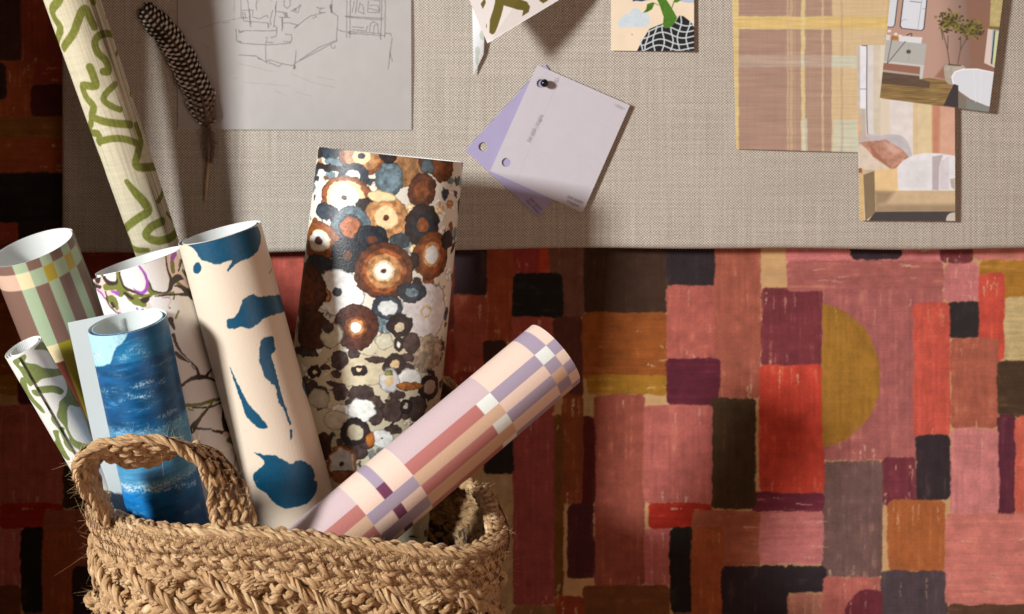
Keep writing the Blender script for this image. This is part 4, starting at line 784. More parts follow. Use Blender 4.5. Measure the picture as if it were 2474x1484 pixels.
def paint_bed(cv):
    X, Y = cv.grid(); cv.a[:] = C8(216, 204, 184)
    def pg(p, c, **k): cv.poly(zd(p), C8(*c), **dict(dict(soft=1.5, tex=.05, tsc=(14, 14)), **k))
    pg([(60, -700), (130, -700), (130, 600), (60, 600)], (196, 184, 170)); pg([(130, -700), (205, -700), (210, 60), (210, 400), (130, 100)], (224, 226, 234)); pg([(90, 80), (190, 90), (200, 420), (90, 420)], (190, 178, 162), soft=2); pg([(60, 180), (125, 180), (135, 440), (60, 440)], (216, 172, 134), soft=2); cv.line(zd([(210, -700), (205, 60), (215, 390)]), 2.0, C8(66, 74, 90)); cv.line(zd([(130, -140), (205, -140)]), 1.2, C8(90, 96, 110)); cv.line(zd([(150, -645), (200, -640)]), 2, C8(60, 62, 72))
    pg([(220, -700), (285, -700), (285, 420), (220, 420)], (212, 208, 206), soft=2); pg([(285, -700), (365, -700), (365, 420), (285, 420)], (206, 196, 178), soft=2); pg([(470, -700), (740, -700), (740, 640), (470, 420)], (218, 212, 208), soft=2.5); pg([(740, -700), (800, -700), (800, 640), (740, 640)], (212, 188, 148), soft=1.5); pg([(800, -700), (955, -700), (955, 640), (800, 640)], (214, 196, 156), soft=1.5)
    pg([(955, -700), (1240, -700), (1240, 660), (960, 640)], (208, 164, 142), soft=1.2); pg([(960, -700), (1060, -700), (1040, 640), (962, 640)], (190, 132, 104), soft=5)
    pg([(60, 560), (180, 530), (300, 640), (390, 740), (360, 870), (60, 800)], (212, 198, 182), soft=1.2, smooth=True); pg([(210, 380), (330, 400), (470, 385), (600, 400), (680, 480), (725, 640), (600, 660), (300, 480)], (188, 184, 190), smooth=True, soft=1.4); pg([(100, 430), (200, 405), (260, 450), (160, 480)], (186, 176, 172), smooth=True)
    pg([(110, 480), (240, 462), (360, 455), (420, 440), (500, 490), (620, 560), (690, 645), (560, 760), (510, 800), (430, 740), (280, 640), (200, 550)], (180, 132, 112), tex=.22, tsc=(9, 9)); pg([(230, 490), (420, 700), (510, 800), (430, 745), (280, 640)], (158, 106, 82), soft=3); pg([(400, 450), (500, 500), (600, 580), (520, 620), (440, 560)], (204, 164, 148), soft=6)
    pg([(300, 790), (580, 780), (620, 1050), (300, 1050)], (224, 192, 142), soft=2); pg([(560, 760), (620, 690), (740, 625), (880, 598), (1050, 605), (1240, 635), (1240, 1030), (570, 1030), (560, 900)], (222, 222, 226), soft=1.2); pg([(700, 700), (900, 690), (900, 1000), (600, 1010)], (212, 213, 216), soft=6)
    pg([(960, 640), (1080, 620), (1040, 760), (1035, 1028), (960, 1025)], (178, 170, 174), soft=1.6); pg([(1050, 700), (1150, 640), (1150, 1020), (1045, 1020)], (206, 202, 208), soft=2); pg([(1160, 900), (1220, 890), (1220, 1020), (1180, 1000)], (176, 164, 156), soft=2.5)
    pg([(300, 1040), (1240, 1035), (1240, 1290), (310, 1285)], (196, 172, 138), soft=1.2); pg([(300, 1040), (520, 1050), (420, 1180), (310, 1200)], (150, 128, 100), soft=8); pg([(310, 1200), (1240, 1190), (1240, 1290), (310, 1290)], (156, 134, 106), soft=7); pg([(300, 1280), (1240, 1275), (1240, 1420), (200, 1420)], (52, 50, 54)); pg([(1130, 1330), (1180, 1290), (1250, 1300), (1250, 1420), (1130, 1400)], (196, 188, 176), smooth=True)
    pg([(60, 800), (160, 790), (295, 800), (165, 850), (180, 1400), (60, 1400)], (206, 176, 124), tex=.08, tsc=(10, 2)); pg([(165, 852), (295, 805), (305, 1290), (190, 1390)], (126, 108, 82), soft=1, tex=.06); pg([(165, 850), (295, 798), (140, 790), (60, 830), (60, 850)], (190, 172, 140)); pg([(90, 780), (150, 775), (150, 830), (90, 830)], (150, 82, 50), amp=1)
sheet('photo_print', [(2066, 110), (2301, 108), (2303, 533), (2073, 532)], YB-.0050, paint_bed, M_PHOTO, 'photo print of a bed with a rust cushion, tucked under another print', 'photo', cell=1.1, lift=lambda u, v: .0020*u**2+.0008*np.sin(v*3))
sheet('photo_print', [(2177, -288), (2447, -252), (2382, 271), (2121, 237)], YB-.0085, paint_bath, M_PHOTO, 'photo print of a pink bathroom with two small trees, tilted at the top right', 'photo', cell=1.1, lift=lambda u, v: .0025*u**2)

# paint cards with punched holes and lettering
zq = Z(1720, 220, 2.3939)
def letter(txt, at, ang, size, Y, parent, mat):
    cu = bpy.data.curves.new('lettering', 'FONT'); cu.body = txt; cu.size = size*PXM(YB); cu.align_x = 'CENTER'; cu.align_y = 'CENTER'; cu.space_line = .9
    tmp = bpy.data.objects.new('tmp', cu); COL.objects.link(tmp); bpy.context.view_layer.update()
    me = bpy.data.meshes.new_from_object(tmp.evaluated_get(bpy.context.evaluated_depsgraph_get())); bpy.data.objects.remove(tmp)
    n = len(me.vertices); co = np.empty(n*3, np.float32); me.vertices.foreach_get('co', co); co = co.reshape(-1, 3)
    a = math.radians(ang); x = co[:, 0]*math.cos(a)-co[:, 1]*math.sin(a); z = co[:, 0]*math.sin(a)+co[:, 1]*math.cos(a)
    c = P(at[0], at[1], YB); out = np.stack([c[0]+x, np.full(n, Y), c[2]+z], 1)-np.array(parent.location)
    me.vertices.foreach_set('co', out.astype(np.float32).ravel()); me.materials.append(mat)
    o = bpy.data.objects.new('lettering', me); COL.objects.link(o); o.parent = parent
M_INK = mat_plain('grey_ink', (138, 129, 136), .7); M_INK2 = mat_plain('violet_grey_ink', (116, 108, 142), .7)
def paint_flat(c, split=None):
    def f(cv):
        X, Y = cv.grid(); cv.a[:] = C8(*c)*(1+.02*(fbm(X/20, Y/20, 4, 2)-.5))[..., None]
        if split: cv.line(zq(split), .8, C8(*c)*.9, smooth=False); 
    return f
bc = zq([(770, 50), (1305, 700), (715, 1428), (60, 822)]); fcn = zq([(705, 58), (1535, 420), (1110, 1385), (283, 1008)])
hb = [tuple(zq([(218, 792)])[0])+(10.2,), tuple(zq([(740, 228)])[0])+(9.5,)]; hf = [tuple(zq([(426, 932)])[0])+(10.0,), tuple(zq([(738, 226)])[0])+(9.8,)]
cb = sheet('paint_card', bc, YB-.0022, paint_flat((160, 152, 186)), M_PAPER, 'lilac punched paint card peeping out behind the pale one', 'paint card', cell=1.0, hole=[hb[0]], backcol=(225, 225, 225), group='punched paint cards pinned together')
cf = sheet('paint_card', fcn, YB-.0042, paint_flat((188, 182, 189), [(915, 150), (520, 1095)]), M_PAPER, 'pale greyed pink punched paint card under the black pin', 'paint card', cell=1.0, hole=hf, lift=lambda u, v: .0010*u, backcol=(225, 225, 225), group='punched paint cards pinned together')
letter('SW 6009 | Imagine', zq([(680, 625)])[0], 65, 9.5, YB-.0064, cf, M_INK)
letter('SW 6009\nImagine', zq([(1032, 1282)])[0], -24.5, 10.5, YB-.0068, cf, M_INK)
letter('17-C1', zq([(1437, 432)])[0], 155, 9.5, YB-.0072, cf, M_INK)
letter('C1', zq([(875, 192)])[0], 66, 10, YB-.0058, cf, M_INK)
letter('SW 6549\nAsh Violet', zq([(678, 1318)])[0], -46, 10.5, YB-.0030, cb, M_INK2)
# push pin
def uvsphere(c, r, n=20, m=12, sc=(1, 1, 1)):
    a = np.linspace(0, 2*math.pi, n); b = np.linspace(0, math.pi, m); A, B = np.meshgrid(a, b)
    return np.stack([c[0]+r*sc[0]*np.sin(B)*np.cos(A), c[1]+r*sc[1]*np.sin(B)*np.sin(A), c[2]+r*sc[2]*np.cos(B)], -1).reshape(-1, 3), gfaces(m, n)[:, ::-1]

def yarns(paths, k=3, pitch=.030, seed=0, step=.0026):
    """split every strand into k loosely twisted yarns, some standing proud"""
    res = []
    for q, (pts, rad) in enumerate(paths):
        pts = np.asarray(pts, float); al = np.concatenate([[0], np.cumsum(np.linalg.norm(np.diff(pts, axis=0), axis=1))]); n = max(6, int(al[-1]/step)); t = np.linspace(0, al[-1], n)
        c = np.stack([np.interp(t, al, pts[:, i]) for i in range(3)], 1); r = np.interp(t, al, np.full(len(pts), rad) if np.isscalar(rad) else rad)
        T = np.gradient(c, axis=0); T /= np.linalg.norm(T, axis=1, keepdims=True)+1e-12; up = np.where(np.abs(T[:, 2:3]) > .9, [[1.0, 0, 0]], [[0, 0, 1.0]]); A = np.cross(T, up); A /= np.linalg.norm(A, axis=1, keepdims=True)+1e-12; B = np.cross(T, A)
        for j in range(k):
            p = 2*math.pi*(t/pitch+j/k)+2.2*(vnoise(t*45, q*1.3+j*7.7+seed, 6)-.5)
            o = r*(.50+.26*(vnoise(t*70, q+j*3.1+seed, 8)-.5)*2)
            res.append((c+(A*np.cos(p)[:, None]+B*np.sin(p)[:, None])*o[:, None], r*(.54+.20*(vnoise(t*110, q+j*5.1+seed, 9)-.5)*2)))
    return res
def tubes(paths, sides=8, caps=False):
    """list of (pts, radii, twist?) -> verts, faces, uv"""
    V, Fc, UV = [], [], []; off = 0; ca = np.linspace(0, 2*math.pi, sides+1)
    for pts, rad in paths:
        pts = np.asarray(pts, float); n = len(pts); rad = np.full(n, rad) if np.isscalar(rad) else np.asarray(rad, float)
        t = np.gradient(pts, axis=0); t /= np.linalg.norm(t, axis=1, keepdims=True)+1e-12
        a = np.array([0, 0, 1.0]) if abs(t[0, 2]) < .8 else np.array([1.0, 0, 0]); e = a-t[0]*np.dot(a, t[0]); e /= np.linalg.norm(e); E = np.empty((n, 3)); E[0] = e
        for i in range(1, n):
            ti = t[i]; e = e-ti*(e[0]*ti[0]+e[1]*ti[1]+e[2]*ti[2]); e = e/math.sqrt(e[0]**2+e[1]**2+e[2]**2+1e-18); E[i] = e
        Bv = np.cross(t, E); ring = E[:, None]*np.cos(ca)[None, :, None]+Bv[:, None]*np.sin(ca)[None, :, None]
        V.append((pts[:, None]+ring*rad[:, None, None]).reshape(-1, 3)); Fc.append(gfaces(n, sides+1, off)); off += n*(sides+1)
        al = np.concatenate([[0], np.cumsum(np.linalg.norm(np.diff(pts, axis=0), axis=1))])+random.random()*3
        UV.append(np.stack([np.repeat(al, sides+1), np.tile(ca/(2*math.pi), n)], 1))
    return np.concatenate(V), np.concatenate(Fc), np.concatenate(UV)
hp = P(*zq([(770, 222)])[0], YB-.012)
pin = empty('push_pin', P(*zq([(752, 226)])[0], YB), label='black ball-headed pin through the paint cards', cat='pin')
v, f = uvsphere(hp, .0068*.72); mesh_obj('pin_head', v, f, mat_plain('black_enamel', (14, 14, 15), .16), pin)
v, f, uv = tubes([([P(*zq([(752, 226)])[0], YB+.004), hp], .0006)], 8); mesh_obj('needle', v, f, mat_plain('steel', (150, 150, 155), .3, Metallic=1.0), pin, uv=uv)

# hanging sheet curling off the board at the top
z6 = Z(1700, 0, 4.946)
def paint_flap(cv):
    cv.a[:] = C8(226, 218, 214); G = C8(104, 92, 40)
    for p in ([(790, -200), (1120, -200), (1000, 0), (1250, 40), (1360, 80), (1415, 170), (1390, 270), (1270, 350), (1290, 240), (1200, 230), (940, 150), (900, 320), (830, 540), (780, 660), (730, 690), (680, 650), (690, 420), (750, 230), (780, 100)], [(600, 10), (615, 100), (565, 220), (520, 125)], [(1550, -60), (1590, 60), (1655, 105), (1750, 45), (1720, -60)], [(625, 480), (640, 530), (625, 580)]):
        cv.poly(z6(p), G, smooth=False, soft=.8, amp=.3)
    cv.line(z6([(660, 830), (2000, 0)]), 3, C8(236, 234, 230), smooth=False)
def lf(u, v): return .010+.058*np.sin(np.clip(v, 0, 1)*1.4)*(1-.45*u*(1-v))-.030*np.clip(u-.55, 0, 1)*(1-v)
fl = sheet('curled_sheet', [(1085, -115), (1540, -115), (1186, 106), (1179, 110)], YB-.0015, paint_flap, M_PAPER, 'curled wallpaper offcut with olive shapes hanging from above', 'wallpaper offcut', lift=lf, cell=1.3, backcol=(214, 214, 212))
def paint_tail(cv):
    cv.a[:] = C8(216, 218, 220)
    for x, y, a, b in ((540, 660, 50, 90), (450, 960, 46, 90), (440, 1100, 30, 120), (560, 560, 30, 60)): cv.ell(*z6([(x, y)])[0], a/7.68, b/7.68, C8(184, 192, 184), amp=.8, soft=1)
sheet('curled_tail', [(1140, -60), (1176, -60), (1168, 132), (1143, 183)], YB-.004, paint_tail, M_PAPER, cell=1.2, parent=fl, lift=lambda u, v: .006*u*(1-v)+.003*np.sin(v*3))

# ------------------------------------------------------------------ feather
zt = Z(500, 0, 1.9028)
def feather():
    YF = YB-.0045
    sh = np.array(zt([(70, 62), (150, 150), (255, 262), (345, 385), (415, 520), (475, 660), (512, 800), (532, 900), (540, 1000), (538, 1150), (524, 1300), (515, 1440)]))
    c2 = catmull(sh, False, 14); n = len(c2); seg = np.linalg.norm(np.diff(c2, axis=0), axis=1); al = np.concatenate([[0], np.cumsum(seg)])
    lift = lambda a: YF-.003*np.sin(np.clip(a/al[-1], 0, 1)*3.1)
    C3 = np.array([P(x, y, lift(a)) for (x, y), a in zip(c2, al)])
    root = empty('feather', C3[-1], label='spotted brown and white guinea fowl feather hanging quill down on the board', cat='feather')
    rad = np.interp(al, [0, al[-1]*.45, al[-1]*.72, al[-1]*.93, al[-1]], [.0003, .0010, .0019, .0022, .0007])
    t = NT('quill_horn'); c, x, y, z = t.xyz(); t.link(t.ramp(t.math('MULTIPLY_ADD', z, -9.0, 1.0), [(.25, L4(86, 66, 54)), (.75, L4(186, 160, 128))]), 'Base Color'); t.set(Roughness=.45)
    v, f, uv = tubes([(C3, rad)], 8); mesh_obj('quill', v, f, t.m, root, uv=uv)
    M_F = mat_print('feather_barbs', .75, .1, .1, .2)
    aN = al/al[-1]
    wl = lambda s: np.interp(s, [0, .05, .15, .3, .45, .6, .66], [9, 25, 31, 37, 42, 36, 16]); wr = lambda s: np.interp(s, [0, .05, .15, .3, .45, .55, .62], [12, 26, 31, 27, 28, 33, 20])
    for side, wf in ((-1, wl), (1, wr)):
        V, Fc, CC = [], [], []; off = 0; g = random.Random(side+5); K = 340
        for i in range(K):
            s = .0+.645*i/(K-1)
            q = np.array([np.interp(s, aN, c2[:, 0]), np.interp(s, aN, c2[:, 1])]); q2 = np.array([np.interp(s+.01, aN, c2[:, 0]), np.interp(s+.01, aN, c2[:, 1])]); tn = nrm(q2-q)
            pr = np.array([tn[1], -tn[0]])*side    # right-hand side looking down the quill is image right
            wd = wf(s)*(1+.05*math.sin(s*60)+.05*g.uniform(-1, 1)); gap = vnoise(s*26, side*3.0, 4)
            if gap > .88: wd *= .88
            m = 9; tt = np.linspace(0, 1, m); wpx = np.interp(s, [0, .6], [1.25, 1.5])
            back = .85*wd
            px = q[None]+pr[None]*(wd*np.sin(tt*1.45)/math.sin(1.45))[:, None]-tn[None]*(back*tt**1.35*(.75+.1*side))[:, None]
            Yb = lift(s*al[-1])-.0014*np.sin(tt*2.6)+.0008
            d = np.gradient(px, axis=0); d /= np.linalg.norm(d, axis=1, keepdims=True); nn = np.stack([-d[:, 1], d[:, 0]], 1); hw = (wpx*.8*(1-.35*tt))[:, None]
            A = px+nn*hw; B = px-nn*hw
            row = np.stack([np.array([P(a[0], a[1], yy) for a, yy in zip(A, Yb)]), np.array([P(a[0], a[1], yy) for a, yy in zip(B, Yb)])])
            V.append(row.reshape(-1, 3)); Fc.append(gfaces(2, m, off)); off += 2*m
            # guinea fowl spots: rows across, columns along
            dist = tt*wd; sa = (s*al[-1]-back*.35*tt); prd = 13.5
            colm = np.floor(dist/9.6); ph = (sa/prd+.5*(colm % 2)) % 1.0; pd = (dist/9.6) % 1.0
            bar = 1.0 if (side < 0 and s > .22) or (side > 0 and s > .12) else 0.0
            spot = (np.abs(ph-.5) < (.20 if bar else .20)) & (np.abs(pd-.5) < (.38 if bar else .24)) & (dist > 2.5)
            dk = C8(40, 32, 30)*(1-.35*(side > 0)*sstep(.2, .9, tt))[:, None]; cc = np.where(spot[:, None], C8(228, 218, 206)[None], dk)
            CC.append(np.concatenate([cc, cc]))
        mesh_obj('vane', np.concatenate(V), np.concatenate(Fc), M_F, root, np.concatenate(CC))
    # down near the quill foot and stray barbs
    g = random.Random(4); ps = []; 
    for i in range(800):
        s = g.uniform(.60, .80); sd = g.choice((-1, 1)); q = np.array([np.interp(s, aN, c2[:, 0]), np.interp(s, aN, c2[:, 1])])
        L = g.uniform(8, 26)*(1-.5*abs(s-.7)/.1); a = g.uniform(.1, 1.2); k = []
        for j in range(5):
            u = j/4; k.append(P(q[0]+sd*L*u*math.sin(a)+g.uniform(-1, 1), q[1]+L*u*math.cos(a)*1.2+g.uniform(-1, 1), lift(s*al[-1])-.002*u*g.uniform(-1, 2)))
        ps.append((k, .00024))
    for i in range(40):
        s = g.uniform(.5, .62); sd = g.choice((1, 1, -1)); q = np.array([np.interp(s, aN, c2[:, 0]), np.interp(s, aN, c2[:, 1])]); L = g.uniform(25, 46)
        ps.append(([P(q[0]+sd*(26*math.sin(u*1.5)), q[1]-L*(u-.6)*u*1.2+g.uniform(-1, 1), lift(s*al[-1])-.002) for u in (0, .25, .5, .75, 1)], .0004))
    v, f, uv = tubes(ps, 3); mesh_obj('down', v, f, mat_plain('grey_brown_down', (134, 112, 100), .9), root, uv=uv)
    a, b, c = zt([(516, 926), (545, 902), (602, 920)]); yy = YF-.0065
    v, f, uv = tubes([([P(*a, yy+.006), P(*a, yy), P(*b, yy-.001), P(*c, yy), P(*c, yy+.008)], .0005)], 6); mesh_obj('thread_tie', v, f, mat_plain('amber_thread', (190, 128, 44), .5), root, uv=uv)
feather()

# ------------------------------------------------------------------ basket
rimp = [(228, 1228, -.335), (268, 1256, -.385), (345, 1276, -.425), (450, 1284, -.436), (650, 1292, -.442), (850, 1314, -.440), (1050, 1334, -.430), (1145, 1334, -.412), (1200, 1312, -.375), (1213, 1280, -.33), (1198, 1232, -.26),
        (1176, 1190, -.20), (1140, 1164, -.155), (1040, 1150, -.13), (800, 1132, -.128), (520, 1122, -.135), (330, 1136, -.165), (240, 1172, -.23)]
RIM = catmull([P(*p) for p in rimp], True, 16)
def resample(c, n, closed=True):
    q = np.concatenate([c, c[:1]]) if closed else c; al = np.concatenate([[0], np.cumsum(np.linalg.norm(np.diff(q, axis=0), axis=1))]); t = np.linspace(0, al[-1], n, endpoint=not closed)
    return np.stack([np.interp(t, al, q[:, i]) for i in range(3)], 1), al[-1]
RC, PER = resample(RIM, 2400); CEN = RC.mean(0)
def smooth_closed(a, w):
    k = np.ones(w)/w; return np.stack([np.convolve(np.concatenate([a[-w:, i], a[:, i], a[:w, i]]), k, 'same')[w:-w] for i in range(a.shape[1])], 1)
RC = smooth_closed(RC, 60)
tanR = smooth_closed(np.roll(RC, -1, 0)-np.roll(RC, 1, 0), 40); tanR[:, 2] = 0; tanR /= np.linalg.norm(tanR, axis=1, keepdims=True); OUT = np.stack([tanR[:, 1], -tanR[:, 0], np.zeros(len(tanR))], 1)
if np.mean((OUT*(RC-CEN)).sum(1)) < 0: OUT = -OUT
def ring(s, h, off=0):
    """s metres round the rim, h metres below it, off metres outwards"""
    s = np.asarray(s, float); i = (s/PER*len(RC)) % len(RC); i0 = i.astype(int) % len(RC); i1 = (i0+1) % len(RC); f = (i-np.floor(i))[..., None]
    p = RC[i0]*(1-f)+RC[i1]*f; o = OUT[i0]*(1-f)+OUT[i1]*f
    h = np.asarray(h, float); inn = np.interp(h, [0, .012, .03, .06, .12, .35], [0, 0, .008, .013, .008, .012])
    return p+o*(off-inn)[..., None]-np.array([0, 0, 1.0])*(h*1.0)[..., None]
def braid(path, out, up, a, b, r, pitch, ph0=0, jit=.15, strands=3, seed=0, step=.0022):
    """flat plait along path: a sideways (up) amplitude, b out-of-plane (out) amplitude"""
    al = np.concatenate([[0], np.cumsum(np.linalg.norm(np.diff(path, axis=0), axis=1))]); n = max(8, int(al[-1]/step)); t = np.linspace(0, al[-1], n)
    I = lambda q: np.stack([np.interp(t, al, q[:, i]) for i in range(3)], 1)
    c, o, u = I(path), I(out), I(up); res = []
    phs = 2*math.pi*t/pitch+ph0+1.1*(vnoise(t*22, seed*1.7, 3)-.5)
    for k in range(strands):
        p = phs+2*math.pi*k/strands
        am = 1+jit*2*(vnoise(t*60, k+seed*3.1, 5)-.5)
        pts = c+u*(a*np.sin(p)*am)[:, None]+o*(b*np.sin(2*p)*am)[:, None]
        rr = r*(1+.22*(vnoise(t*90, k+seed*5.3, 9)-.5)*2)*(1+.10*np.cos(2*p))
        res.append((pts, rr))
    return res
def twist(path, r, pitch, k=2, seed=0, step=.002, jit=.2):
    al = np.concatenate([[0], np.cumsum(np.linalg.norm(np.diff(path, axis=0), axis=1))]); n = max(8, int(al[-1]/step)); t = np.linspace(0, al[-1], n); c = np.stack([np.interp(t, al, path[:, i]) for i in range(3)], 1)
    T = np.gradient(c, axis=0); T /= np.linalg.norm(T, axis=1, keepdims=True)+1e-12; up = np.where(np.abs(T[:, 2:3]) > .9, [[1.0, 0, 0]], [[0, 0, 1.0]]); A = np.cross(T, up); A /= np.linalg.norm(A, axis=1, keepdims=True)+1e-12; B = np.cross(T, A); res = []
    for q in range(k):
        p = 2*math.pi*t/pitch+2*math.pi*q/k+(vnoise(t*30, seed+.5, 2)-.5)
        res.append((c+(A*np.cos(p)[:, None]+B*np.sin(p)[:, None])*(r*.52), r*.60*(1+jit*(vnoise(t*80, q+seed*2.3, 7)-.5))))
    return res
S = np.linspace(0, PER, 1500)
UPV = np.tile([0, 0, 1.0], (len(S), 1)); ii = ((S/PER*len(RC)).astype(int)) % len(RC); OUTS = OUT[ii]
basket = empty('basket', (CEN[0], CEN[1], 0.0), label='woven natural jute basket with two looped handles, full of rolls', cat='basket')
ZB = float(RC[:, 2].mean())
rim = twist(ring(S, .0022, .0), .0054, .16, 3, 1, jit=.4)+braid(ring(S, .0005, -.0085), UPV, OUTS, .0056, .0022, .0040, .048, .4, seed=9)+braid(ring(S, .0125, .001), OUTS, UPV, .0050, .0024, .0040, .050, 0, seed=2)
rim += braid(ring(S, .0255, .001), OUTS, UPV, .0052, .0026, .0042, .056, 1.3, seed=3)+braid(ring(S, .0385, .0015), OUTS, UPV, .0050, .0028, .0044, .062, 2.1, seed=4)
v, f, uv = tubes(yarns(rim, 4, .026), 6); mesh_obj('rim_plait', v, f, M_JUTE, basket, uv=uv)
# crochet body: slanting cords and shell stitches, then plaits down to the floor
body = []; g = random.Random(12)
def stitch_row(h0, hh, flip, seed, n):
    res = []
    for i in range(n):
        s0 = PER*i/n+g.uniform(-.003, .003); w = PER/n
        u = np.linspace(0, 1, 16)
        # a thick slanting cord
        ss = s0+(u if not flip else 1-u)*w*.92; hc = h0+hh*(u**1.1); of = .006+.0065*np.sin(u*3.14)
        res += twist(ring(ss, hc, of), .0064, .040, 2, seed+i, jit=.35)
        # fan of shell stitches filling behind it
        for k in range(8):
            a = (k+.5)/8; u2 = np.linspace(0, 1, 12)
            sx = s0+w*(.28+.50*a+(.12-.45*a)*u2+.10*np.sin(u2*3.1)*(a-.5)); 
            if flip: sx = 2*s0+w-sx
            hx = h0-.004+(hh+.006)*u2*(1-.28*abs(a-.5)); o = -.001+.0065*np.sin(u2*2.9+a)+g.uniform(-.0015, .002)
            r = (.0040+g.uniform(-.0006, .0008))*(1-.35*np.abs(u2-.4))
            res += [(q[0], q[1]) for q in twist(ring(sx, hx, o), .0046+g.uniform(-.0006, .0008), .016, 2, seed*7+i*6+k, .0016)]
        for k in range(9):
            u2 = np.linspace(0, 1, 10); sx = s0+w*(.02+.11*k)+.016*(u2-.5)*g.uniform(.5, 1)+g.uniform(-.004, .004); hx = h0+hh*(g.uniform(.1, .8))+.004*np.sin(u2*4.5); res.append((ring(sx, hx, .002+.005*np.sin(u2*3.1)), .0030+.0012*np.sin(u2*3.1)))
    return res
body += stitch_row(.043, .036, False, 20, 15)
for q_, h_ in enumerate((.050, .0615, .073)): body += braid(ring(S, h_, -.0035), OUTS, UPV, .0050, .0020, .0042, .050, q_*1.7, seed=70+q_)
body = yarns(body, 3, seed=2); body2 = []
body += braid(ring(S, .0835, .001), OUTS, UPV, .0052, .0026, .0038, .034, 2.1, seed=6)
body += yarns(stitch_row(.088, .034, True, 60, 15), 3, seed=5)
for k in range(10): body += braid(ring(S, .132+.0125*k, 0), OUTS, UPV, .0056, .0024, .0040, .034, k, seed=10+k, step=.0045)
hmax = ZB-.006
for k in range(int((hmax-.262)/.014)): body += twist(ring(S, .262+.014*k, 0), .0075, .03, 2, 40+k, .006)
v, f, uv = tubes(body, 6); mesh_obj('woven_body', v, f, M_JUTE, basket, uv=uv)
# added shell against light leaks, jute darkened for the inside shade; also the base
hs = np.linspace(.045, ZB-.004, 30); SS, HH = np.meshgrid(np.linspace(0, PER, 240), hs); g3 = ring(SS.ravel(), HH.ravel(), np.full(SS.size, -.0075)).reshape(30, 240, 3)
cb_ = np.array([g3[-1].mean(0)]); vv = np.concatenate([g3.reshape(-1, 3), cb_]); ix = np.arange(240)+29*240; base_f = np.stack([ix[:-1], ix[1:], np.full(239, len(vv)-1)], 1)
mesh_obj('inner_shell', vv, [gfaces(30, 240), base_f], mat_jute('shaded_jute', (40, 26, 15), (66, 45, 27), (96, 68, 40)), basket, uv=np.concatenate([np.stack([SS.ravel(), HH.ravel()*40], 1), [[0, 0]]]))
# handles: strap of two edge cords and three plaits
def strap(near, far, name, seed):
    A = catmull([P(*p) for p in near], False, 12); B = catmull([P(*p) for p in far], False, 12)
    Wv = B-A; C = (A+B)/2; T = np.gradient(C, axis=0); T /= np.linalg.norm(T, axis=1, keepdims=True); wd = np.linalg.norm(Wv, axis=1); U = Wv/wd[:, None]; N = np.cross(T, U); N /= np.linalg.norm(N, axis=1, keepdims=True)
    if N[len(N)//8, 1] > 0: N = -N
    res = []; w = float(np.median(wd))
    res += twist(A, .0050, .060, 2, seed, jit=.35)+twist(B, .0048, .045, 2, seed+1, jit=.35)
    for k, fr in enumerate((.24, .50, .76)):
        res += braid(A+Wv*fr, N, U*(wd/w)[:, None], w*.100, .0026, w*.086, .042, k*2, seed=seed+3+k, step=.002)
    v, f, uv = tubes(yarns(res, 4, .026, seed=seed), 6); h = mesh_obj(name, v, f, M_JUTE, basket, uv=uv)
    th = []
    for k, fr in enumerate((.12, .37, .63, .88)):
        m = int(len(A)*2.2); t = np.linspace(0, len(A)-1, m*2); I = lambda q: np.stack([np.interp(t, np.arange(len(A)), q[:, i]) for i in range(3)], 1)
        zz = np.where(np.arange(m*2) % 2 == 0, -1, 1)*.0042; th.append((I(A)+I(Wv)*fr+I(U)*zz[:, None]+I(N)*.0052, .00035)); 
    v, f, uv = tubes(th, 4); mesh_obj('stitching', v, f, M_THREAD, h if False else basket, uv=uv)
    return A, B, N
near = [(527, 1330, -.425), (520, 1275, -.428), (514, 1226, -.43), (507, 1177, -.435), (489, 1131, -.44), (450, 1094, -.445), (405, 1070, -.45), (345, 1060, -.45), (297, 1064, -.45), (252, 1070, -.448), (210, 1090, -.445), (185, 1120, -.44), (185, 1153, -.435), (206, 1192, -.425), (234, 1226, -.412), (256, 1268, -.400)]
far = [(612, 1330, -.422), (611, 1275, -.422), (602, 1222, -.42), (582, 1175, -.415), (553, 1130, -.405), (508, 1092, -.397), (440, 1086, -.395), (376, 1114, -.40), (325, 1123, -.40), (280, 1112, -.40), (246, 1100, -.396), (230, 1125, -.39), (234, 1158, -.385), (246, 1192, -.38), (260, 1226, -.375), (274, 1268, -.37)]
A1, B1, N1 = strap(near, far, 'handle', 5)
nb = [(790, 1180, -.125), (812, 1050, -.120), (858, 950, -.115), (935, 915, -.112), (1020, 905, -.112), (1080, 922, -.114), (1122, 968, -.118), (1128, 1050, -.122), (1100, 1150, -.13)]
fb_ = [(860, 1180, -.115), (878, 1060, -.105), (905, 985, -.10), (955, 955, -.095), (1015, 950, -.095), (1055, 962, -.10), (1078, 1000, -.105), (1080, 1060, -.11), (1050, 1150, -.12)]
strap(nb, fb_, 'handle', 15)
# sewing thread zigzags on the rim
th = []
for h, am in ((.0065, .0055), (.019, .0055), (.032, .0050)):
    m = 330; s = np.linspace(0, PER, m); zg_ = np.where(np.arange(m) % 2 == 0, -1, 1)*am*(1+.3*(RNG.random(m)-.5)); s = s+RNG.normal(0, .0007, m)
    p = ring(s, h+zg_, np.full(m, .0070)); q = np.repeat(p, 2, 0)[:-1].copy(); q[1::2] = (p[:-1]+p[1:])/2; q[1::2] += OUT[((s[:-1]/PER*len(RC)).astype(int)) % len(RC)]*.0008
    th.append((q, .00034))
v, f, uv = tubes(th, 4); mesh_obj('stitching', v, f, M_THREAD, basket, uv=uv)
